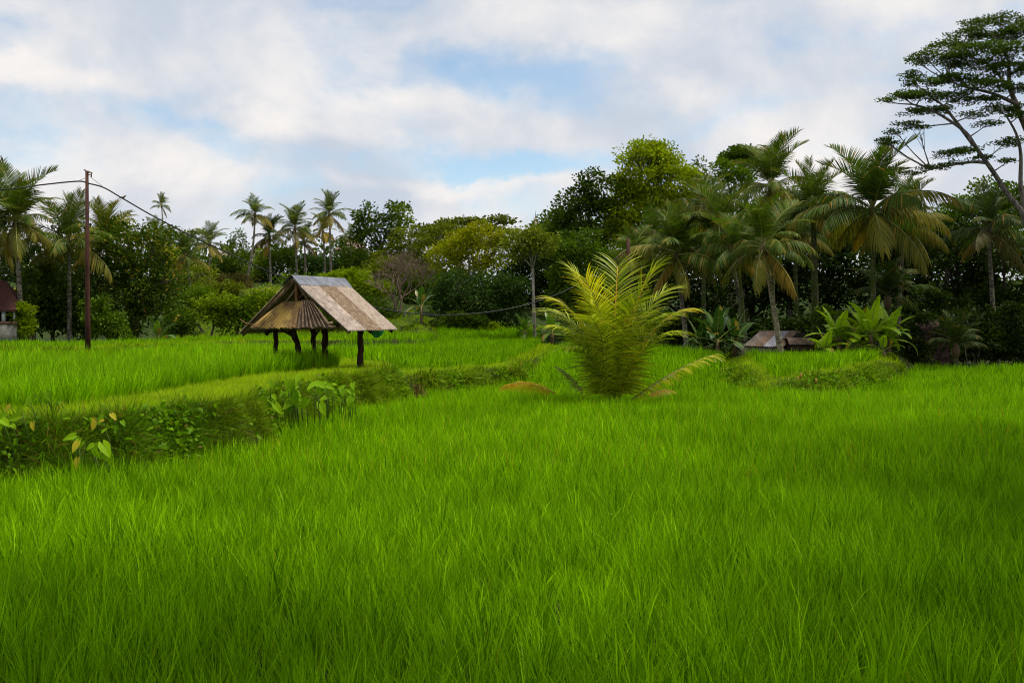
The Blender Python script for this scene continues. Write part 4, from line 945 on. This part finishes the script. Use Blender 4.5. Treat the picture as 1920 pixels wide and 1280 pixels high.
# ---------------------------------------------------------------- buildings
TILE = simplemat('red_tiles', (.03, .012, .009), (.10, .036, .026), 14, .85, .2, (1, 1, 2.5), .9)
WHITE = simplemat('white_paint', (.35, .36, .36), (.55, .56, .55), 5, .8); MAROON = simplemat('maroon_roof', (.12, .07, .06), (.22, .14, .12), 6, .8, .2, (1, 1, 1), .5)
DARKW = simplemat('dark_interior', (.012, .010, .008), (.035, .025, .02), 4); GREYB = simplemat('grey_blocks', (.13, .12, .10), (.27, .25, .22), 3, .9, .1, (1, 1, 1), .5)
THATCH = simplemat('grey_thatch', (.17, .13, .10), (.32, .26, .21), 6, .95, .1, (1, 1, .5), .9)
def hip_roof(g, c, hx, hy, z0, z1, ridge, th=.12, mat=0):
    """c centre xy; eave at z0, ridge (half length) at z1, slightly concave, as one closed shell"""
    N = 6
    for off in (0, -th):
        V = []
        for j in range(N+1):
            f = j/N; z = z0+(z1-z0)*(f**1.25)+off; ax = hx*(1-f)+ridge*f; ay = hy*(1-f)+.02*f
            V += [(c[0]-ax, c[1]-ay, z), (c[0]+ax, c[1]-ay, z), (c[0]+ax, c[1]+ay, z), (c[0]-ax, c[1]+ay, z)]
        g.add(V, [(j*4+k, j*4+(k+1) % 4, (j+1)*4+(k+1) % 4, (j+1)*4+k) for j in range(N) for k in range(4)]+[(N*4, N*4+1, N*4+2, N*4+3)], None, mat)
    g.add([(c[0]-hx, c[1]-hy, z0), (c[0]+hx, c[1]-hy, z0), (c[0]+hx, c[1]+hy, z0), (c[0]-hx, c[1]+hy, z0), (c[0]-hx, c[1]-hy, z0-th), (c[0]+hx, c[1]-hy, z0-th), (c[0]+hx, c[1]+hy, z0-th), (c[0]-hx, c[1]+hy, z0-th)], [(0, 4, 5, 1), (1, 5, 6, 2), (2, 6, 7, 3), (3, 7, 4, 0)], None, mat)
def pavilion(label, px, d, eave, top, wpx, ridge, roofm, name='pavilion', cat='pavilion', basez=None):
    x = PX(px, d); z0 = P(px, eave, d).z; z1 = P(px, top, d).z; hx = wpx/F*d/2; zb_ = gz(x, d+hx) if basez is None else basez
    root = thing(name, label, cat, (x, d+hx, zb_)); g = G(); hip_roof(g, (x, d+hx), hx, hx, z0, z1, ridge); part('roof', g, roofm, root)
    g = G(); g.box((x, d+hx, z0-.30), (hx*.86, 0, 0), (0, hx*.86, 0), (0, 0, .17)); part('fascia', g, WHITE, root)
    g = G(); hh = (z0-.47-zb_)/2; g.box((x, d+hx+.3, zb_+hh), (hx*.62, 0, 0), (0, hx*.55, 0), (0, 0, hh)); part('wall', g, DARKW, root)
    for sx in (-1, -.33, .33, 1):
        g = G(); g.box((x+sx*hx*.78, d+hx-hx*.78, zb_+hh), (.09, 0, 0), (0, .09, 0), (0, 0, hh)); part('column', g, WHITE, root)
    return root
pavilion('left of two far grey-roofed pavilions with white fascia on the skyline', 420, 130, 480, 462, 46, .3, THATCH)
pavilion('far steep-roofed pavilion right of the leaning palm trunk', 481, 128, 477, 455, 34, .1, THATCH)
pavilion('far pavilion with pointed roof just right of the left one, by the small tufted palm', 447, 134, 481, 463, 30, .1, THATCH)
hs = pavilion('far house with maroon hip roof and veranda behind the tallest skyline palm', 655, 122, 468, 446, 62, 1.0, MAROON, 'house', 'house')
x = PX(655, 122); g = G(); g.box((x, 121.6, P(655, 490, 122).z), (2.3, 0, 0), (0, 1.2, 0), (0, 0, .08)); part('veranda_floor', g, DARKW, hs)
g = G(); g.box((x, 120.5, P(655, 484, 122).z), (2.3, 0, 0), (0, .03, 0), (0, 0, .05)); part('railing', g, WHITE, hs)
sp = thing('tower', 'pale pointed grey spire roof poking above the central trees', 'tower', (PX(1004, 140), 140, 6))
g = G(); z1 = P(1004, 405, 140).z; z0 = P(1004, 432, 140).z; g.tube([(PX(1004, 140), 140, z0), (PX(1004, 140), 140, z0+(z1-z0)*.55), (PX(1004, 140), 140, z1)], [1.3, .5, .04], 4); part('roof', g, THATCH, sp)
g = G(); g.tube([(PX(1004, 140), 140, z1-.1), (PX(1004, 140), 140, z1+.7)], [.05, .02], 6); part('finial', g, THATCH, sp)
g = G(); g.tube([(PX(1004, 140), 140, 5), (PX(1004, 140), 140, z0)], [.8, .8], 4); part('wall', g, GREYB, sp)
# left house
hx0, hx1, hd = PX(-160, 50), PX(31, 50), 50.0; zb0 = gz(hx1-1, hd); ze = P(0, 580, hd).z
lh = thing('house', 'old house with mossy red tiled roof cut off by the left edge', 'house', ((hx0+hx1)/2, hd+2.2, zb0))
g = G(); cx_ = (hx0+hx1)/2; hip_roof(g, (cx_, hd+.9), (hx1-hx0)/2+.05, 1.05, ze, P(0, 526, 51).z, (hx1-hx0)/2-1.0, .1); part('roof', g, TILE, lh)
def bx(px0, py0, px1, py1, d, dep, m, nm, par):
    a = P(px0, py0, d); b = P(px1, py1, d); g = G(); g.box(((a.x+b.x)/2, d+dep/2, (a.z+b.z)/2), (abs(b.x-a.x)/2, 0, 0), (0, dep/2, 0), (0, 0, abs(a.z-b.z)/2)); return part(nm, g, m, par)
bx(-160, 608, 31, 648, hd, .2, GREYB, 'low_wall', lh); bx(-160, 603, 32, 608, hd-.05, .3, simplemat('ledge', (.10, .05, .035), (.2, .10, .07), 5), 'ledge', lh)
bx(-160, 584, 30, 603, hd+1.6, .2, DARKW, 'back_wall', lh)
for px in (-60, 3, 25):
    bx(px, 583, px+(6 if px == 3 else 2.5), 603, hd+.02, .15, WHITE, 'column', lh)
bx(-160, 580, 30, 584, hd+.0, .2, WHITE, 'lintel', lh)
# rusty shed
RUSTR = simplemat('rusty_roof', (.06, .045, .036), (.14, .11, .09), 2.2, .7, .3, (2, .4, .4), .5); RUSTB = simplemat('brown_rust', (.08, .050, .032), (.17, .115, .08), 3, .8, .2, (1, 1, 1), .5)
BLUEG = simplemat('grey_metal', (.13, .13, .16), (.24, .23, .26), 2, .55, .35, (1, .5, .5), .3); PLANK = simplemat('grey_planks', (.16, .13, .09), (.30, .25, .18), 6, .9, .1, (3, 3, .3), .6)
sd_ = 47.6; a, b, c, d_ = P(1424, 621, sd_+1.6), P(1497, 621, sd_+1.6), P(1468, 652, sd_), P(1393, 648, sd_)
shed = thing('shed', 'low shed with rusty corrugated metal roof behind the speckled palm trunk', 'shed', (PX(1445, sd_+1), sd_+1, gz(PX(1445, sd_), sd_+1)))
zs = shed.location.z
for k, (f0, f1, mt) in enumerate([(0, .26, RUSTR), (.25, .50, RUSTB), (.49, .78, BLUEG), (.77, 1.0, RUSTB)]):
    g = G(); o = Vector((0, 0, .008*k)); corr(g, a.lerp(b, f0)+o, a.lerp(b, f1)+o, d_.lerp(c, f1)+o, d_.lerp(c, f0)+o, 6, .02, 4, 0, .01); part('roof_sheet', g, mt, shed)
for k in range(9):
    f0 = k/9; q = d_.lerp(c, f0+.05); g = G(); hh = (q.z-.03-zs)/2; g.box((q.x+.05, q.y+.15+.01*(k % 2), zs+hh), (.17, 0, 0), (0, .02, 0), (0, 0, hh)); part('plank', g, PLANK, shed)
g = G(); g.beam(a+Vector((-.05, 0, .02)), b+Vector((.1, 0, .02)), .05, .04); part('ridge_pipe', g, RUSTB, shed)
g = G(); hh = (b.z-.1-zs)/2; g.box((b.x-.6, b.y+.1, zs+hh), (1.2, 0, 0), (0, .05, 0), (0, 0, hh)); part('back_wall', g, DARKW, shed)
g = G(); V = []; nA = 12
for j in range(2):
    for i in range(nA+1):
        th = math.pi*(.08+.84*i/nA); V.append((PX(1503, sd_)+(j*2-1)*.62, sd_+.5-math.cos(th)*.55, P(0, 650, sd_).z+math.sin(th)*.42))
g.add(V, [(i, i+1, nA+2+i, nA+1+i) for i in range(nA)]); 
lt = thing('rusty_tank', 'rounded rusty metal cover right of the shed roof', 'metal cover', (PX(1503, sd_), sd_+.5, zs)); part('cover', g, RUSTB, lt, True)
g = G(); g.box((PX(1503, sd_), sd_+.5, (zs+P(0, 650, sd_).z)/2), (.6, 0, 0), (0, .5, 0), (0, 0, (P(0, 650, sd_).z-zs)/2)); part('base', g, WOODD, lt)
# crumbling pink wall
PINK = simplemat('pink_mud', (.03, .018, .015), (.12, .072, .062), 5, .95, .1, (1, 1, 2), 1.0)
xw = PX(1742, 50.5); zw = gz(xw, 50.5); V = []; g = G(); rs = random.Random(3)
tops = [P(0, 655-50*math.sin(math.pi*(.1+.85*i/16))**.5-rs.uniform(0, 6), 50.5).z for i in range(17)]
for side in (-.3, .3):
    base_n = len(V)
    for i in range(17):
        for j in range(9):
            V.append((xw-.95+1.9*i/16+rs.uniform(-.04, .04), 50.5+side*(1+.3*rs.random())+rs.uniform(-.08, .08), zw-.1+(tops[i]-zw+.1)*j/8+rs.uniform(-.02, .02)))
q = []
for s in (0, 153):
    q += [(s+i*9+j, s+(i+1)*9+j, s+(i+1)*9+j+1, s+i*9+j+1) for i in range(16) for j in range(8)]
q += [(i*9+8, (i+1)*9+8, 153+(i+1)*9+8, 153+i*9+8) for i in range(16)]+[(j, j+1, 153+j+1, 153+j) for j in range(8)]+[(144+j, 144+j+1, 297+j+1, 297+j) for j in range(8)]
g.add(V, q); solo('mud_wall', g, PINK, 'crumbling pinkish brown mud wall in the shade behind the dwarf palm', 'wall')

# ---------------------------------------------------------------- plants on the near bank
def heart_leaf(g, base, tip_dir, nrm, L, W, rnd, dry=0.):
    t_ = Vector(tip_dir).normalized(); n = Vector(nrm); n = (n-t_*n.dot(t_)).normalized(); s = n.cross(t_); rs = random
    prof = [(-.28, .30), (-.22, .62), (0, .92), (.22, 1.0), (.5, .78), (.78, .38), (1, 0)]
    b = Vector(base); mids = [b]+[b+t_*L*f-n*(.10*L*f*f) for f, w_ in prof[2:]]
    for sd in (-1, 1):
        V = [b+t_*L*f+s*sd*W*.5*w_+n*(.10*W*w_-.10*L*max(f, 0)**2) for f, w_ in prof]
        V += [b, b+t_*L*.22-n*.01*L, b+t_*L*.5-n*.03*L, b+t_*L*.78-n*.06*L]
        g.add([tuple(v) for v in V], [(0, 1, 2, 7), (7, 2, 3, 8), (8, 3, 4, 9), (9, 4, 5, 10)], [(10, 5, 6)], 0, rnd, dry)
TARO = leafmat((.09, .22, .002), (.26, .44, .004), .4, .55, .08, 0, (.42, .36, .02)); STALK = simplemat('stalk', (.08, .14, .02), (.15, .22, .03), 8)
def taro(label, px, py, d, n, size, spread, seed, drop=0., yell=.04, name='taro_plant'):
    rs = random.Random(seed); c = P(px, py, d); b = Vector((c.x, c.y+.25, gz(c.x, c.y+.25))); root = thing(name, label, 'taro plant' if name == 'taro_plant' else 'vine', b)
    for k in range(n):
        q = c+Vector((rs.uniform(-1, 1)*spread, rs.uniform(-.25, .1), rs.uniform(-1, 1)*spread*.62)); q.z = max(q.z, gz(q.x, q.y)+.1)
        q.y = min(q.y, 1e9); 
        while gz(q.x, q.y) > q.z-.05 and q.y > d-2.5: q.y -= .08
        g = G(); b2 = b.lerp(q, .15); m2 = b2.lerp(q, .6)+Vector((0, -.02, .12)); b2 = Vector((q.x+rs.uniform(-.08, .08), q.y+.3, 0)); b2.z = gz(b2.x, b2.y)-.02; m2 = b2.lerp(q, .6)+Vector((0, -.03, .06)); g.tube([b2, m2, q], [.012*size/.25, .010*size/.25, .006*size/.25], 5); st = part('stalk', g, STALK, root, True)
        g = G(); L = size*rs.uniform(.5, 1.1); heart_leaf(g, q, (rs.uniform(-.9, .9), rs.uniform(-.5, -.1), rs.uniform(-1.1, -.2)), (rs.uniform(-.5, .5), -.8, rs.uniform(.3, .9)), L, L*.66, rs.random(), 1. if rs.random() < yell else 0)
        part('leaf', g, TARO, root)
    return root
taro('clump of large bright heart-shaped taro leaves low on the dark left bank', 172, 838, 14.0, 11, .22, .27, 1)
taro('patch of big drooping taro leaves on the bank below the hut, left half', 556, 732, 19.8, 22, .27, .50, 2, yell=.02)
taro('patch of small heart-shaped taro leaves on the bank below the hut, right half', 632, 738, 21.3, 20, .20, .42, 3, yell=.03)
taro('trailing vine with narrow pale leaves at the left end of the bank top', 20, 768, 14.1, 15, .16, .34, 4, name='vine')
taro('small yellowing vine leaves hanging from the bank edge above the taro clump', 203, 786, 14.7, 8, .14, .20, 5, yell=.3, name='vine')
taro('few pale leaves sprouting at the rice edge left of the yellowing vine', 92, 752, 15.6, 6, .17, .26, 6, name='vine')
# dry reddish shrub
b = P(781, 755, 28.6); b.z = gz(b.x, b.y); root = thing('dead_shrub', 'small dry reddish brown shrub standing in the rice before the low bank', 'shrub', b)
g = G(); gl = G(); rs = random.Random(8); 
for k in range(16):
    t_ = P(784+rs.uniform(-9, 14), 722+rs.uniform(-6, 22), 28.6+rs.uniform(-.15, .15)); g.tube([b, b.lerp(t_, .5)+Vector((rs.uniform(-.04, .04), 0, 0)), t_], [.018, .012, .005], 4)
    C = np.array([b.lerp(t_, rs.uniform(.45, 1)) for _ in range(9)]); gl.leaves(C+rng.normal(0, .02, C.shape), rng.normal(size=C.shape), .09, .03, rng.random(9))
part('stem', g, WOODD, root); part('foliage', gl, leafmat((.10, .04, .02), (.30, .15, .06)), root)
# reddish flowering grass spikes on the right dike
FLW = leafmat((.45, .22, .05), (.65, .38, .10))
for i, (px, py) in enumerate([(1478,722),(1490,728),(1496,718),(1502,712),(1530,722),(1472,728)]):
    b = P(px, py, 30.7); b.z = gz(b.x, b.y); t_ = P(px, py-8, 30.6); root = thing('flower_spike', 'orange flower spike on the grassy dike at the right', 'flower', b, 'orange flower spikes on the right dike')
    g = G(); g.tube([b, t_], [.008, .006], 4); part('stalk', g, STALK, root); g = G(); g.tube([t_-Vector((0, 0, .08)), t_, t_+Vector((0, 0, .10))], [.012, .032, .004], 6); part('bloom', g, FLW, root)

# the far wooded rise that closes the view behind the trees
g = G()
for px in range(-260, 2200, 62):
    for dd, hh in ((104, 60), (120, 70)):
        ty = 505+random.uniform(-10, 12) if px < 1000 else 446+random.uniform(-16, 12)
        if 280 < px < 700: ty = 520 if dd == 104 else 497
        if dd == 104 and px < 1000: continue
        crown(g, [(px+random.uniform(-20, 20), ty+hh*.5, 48, hh)], dd, .55, 1.3, .75, per=26, core=.1)
solo('woodland', g, leafmat(*FOL['deep'], .3, .6, .08, 0, (.2, .15, .02)), kind='stuff')
# trees added out of view; their crowns darken the near rice like a vignette
for lab, bx_, by_, lobes3 in (('unseen tree added left of the camera to shade the near rice', -6.5, -1.0, [((-1.5, 4.0, 10.5), (5.5, 5.5, 1.4)), ((-4., -3, 10.5), (5.5, 4.5, 1.6))]),
                              ('unseen tree added right of the camera to shade the near rice', 8.5, -1.5, [((10.5, 5.5, 10.5), (5.5, 7, 1.4)), ((4.5, 0.5, 11.5), (4.5, 4.5, 1.6)), ((13, 14, 11.6), (5.5, 7, 1.3))])):
    b = Vector((bx_, by_, 0)); root = thing('added_shade_tree', lab, 'tree', b); g = G(); gt = G(); tips = []
    for c, ra in lobes3:
        n = 300; u = sph(n)*rng.random((n, 1))**.4; C = np.array(c)+u*np.array(ra); m_ = 95; cc = np.repeat(C, m_, 0); o = sph(n*m_)*rng.random((n*m_, 1))**.4*1.9
        g.leaves(cc+o, rng.normal(size=(n*m_, 3)), .22, .07, rng.random(n*m_)); tips.append((c, C))
    limbs(gt, b, Vector((bx_*.95, by_, 6.5)), tips, .25, random.Random(5), 14)
    part('trunk', gt, BARK1, root, True); part('crown', g, leafmat(*FOL['mid'], .3, .55, .1, 0, (.2, .15, .02)), root)

# creeping leafy weeds on the bank faces
p = wedge(11, 40, .035); p = p[vface(p[:, 0], p[:, 1])]; x, y = p[:, 0], p[:, 1]
k = np.sin(x*1.9+1.3*np.sin(y*2.3))*np.cos(y*1.3-x*.7)+rng.normal(0, .35, len(x)) > np.where(y > 17.4, .45, .12); x, y = x[k], y[k]
zx, zy = normals(x, y); N = len(x); nn = np.stack([-zx, -zy, np.ones(N)], 1); nn /= np.linalg.norm(nn, axis=1, keepdims=True)
C = np.stack([x, y, ground(x, y)], 1)+nn*rng.uniform(.03, .16, N)[:, None]
g = G(); g.leaves(C, nn*.7+rng.normal(0, .5, (N, 3))+np.array([0, 0, -.3]), rng.uniform(.05, .15, N), rng.uniform(.02, .045, N), rng.random(N), 0, (rng.random(N) < .03).astype(float))
solo('creeping_weeds', g, leafmat((.02, .07, .001), (.24, .46, .003), .35, .55, .08, .9, (.22, .16, .03)), kind='stuff')

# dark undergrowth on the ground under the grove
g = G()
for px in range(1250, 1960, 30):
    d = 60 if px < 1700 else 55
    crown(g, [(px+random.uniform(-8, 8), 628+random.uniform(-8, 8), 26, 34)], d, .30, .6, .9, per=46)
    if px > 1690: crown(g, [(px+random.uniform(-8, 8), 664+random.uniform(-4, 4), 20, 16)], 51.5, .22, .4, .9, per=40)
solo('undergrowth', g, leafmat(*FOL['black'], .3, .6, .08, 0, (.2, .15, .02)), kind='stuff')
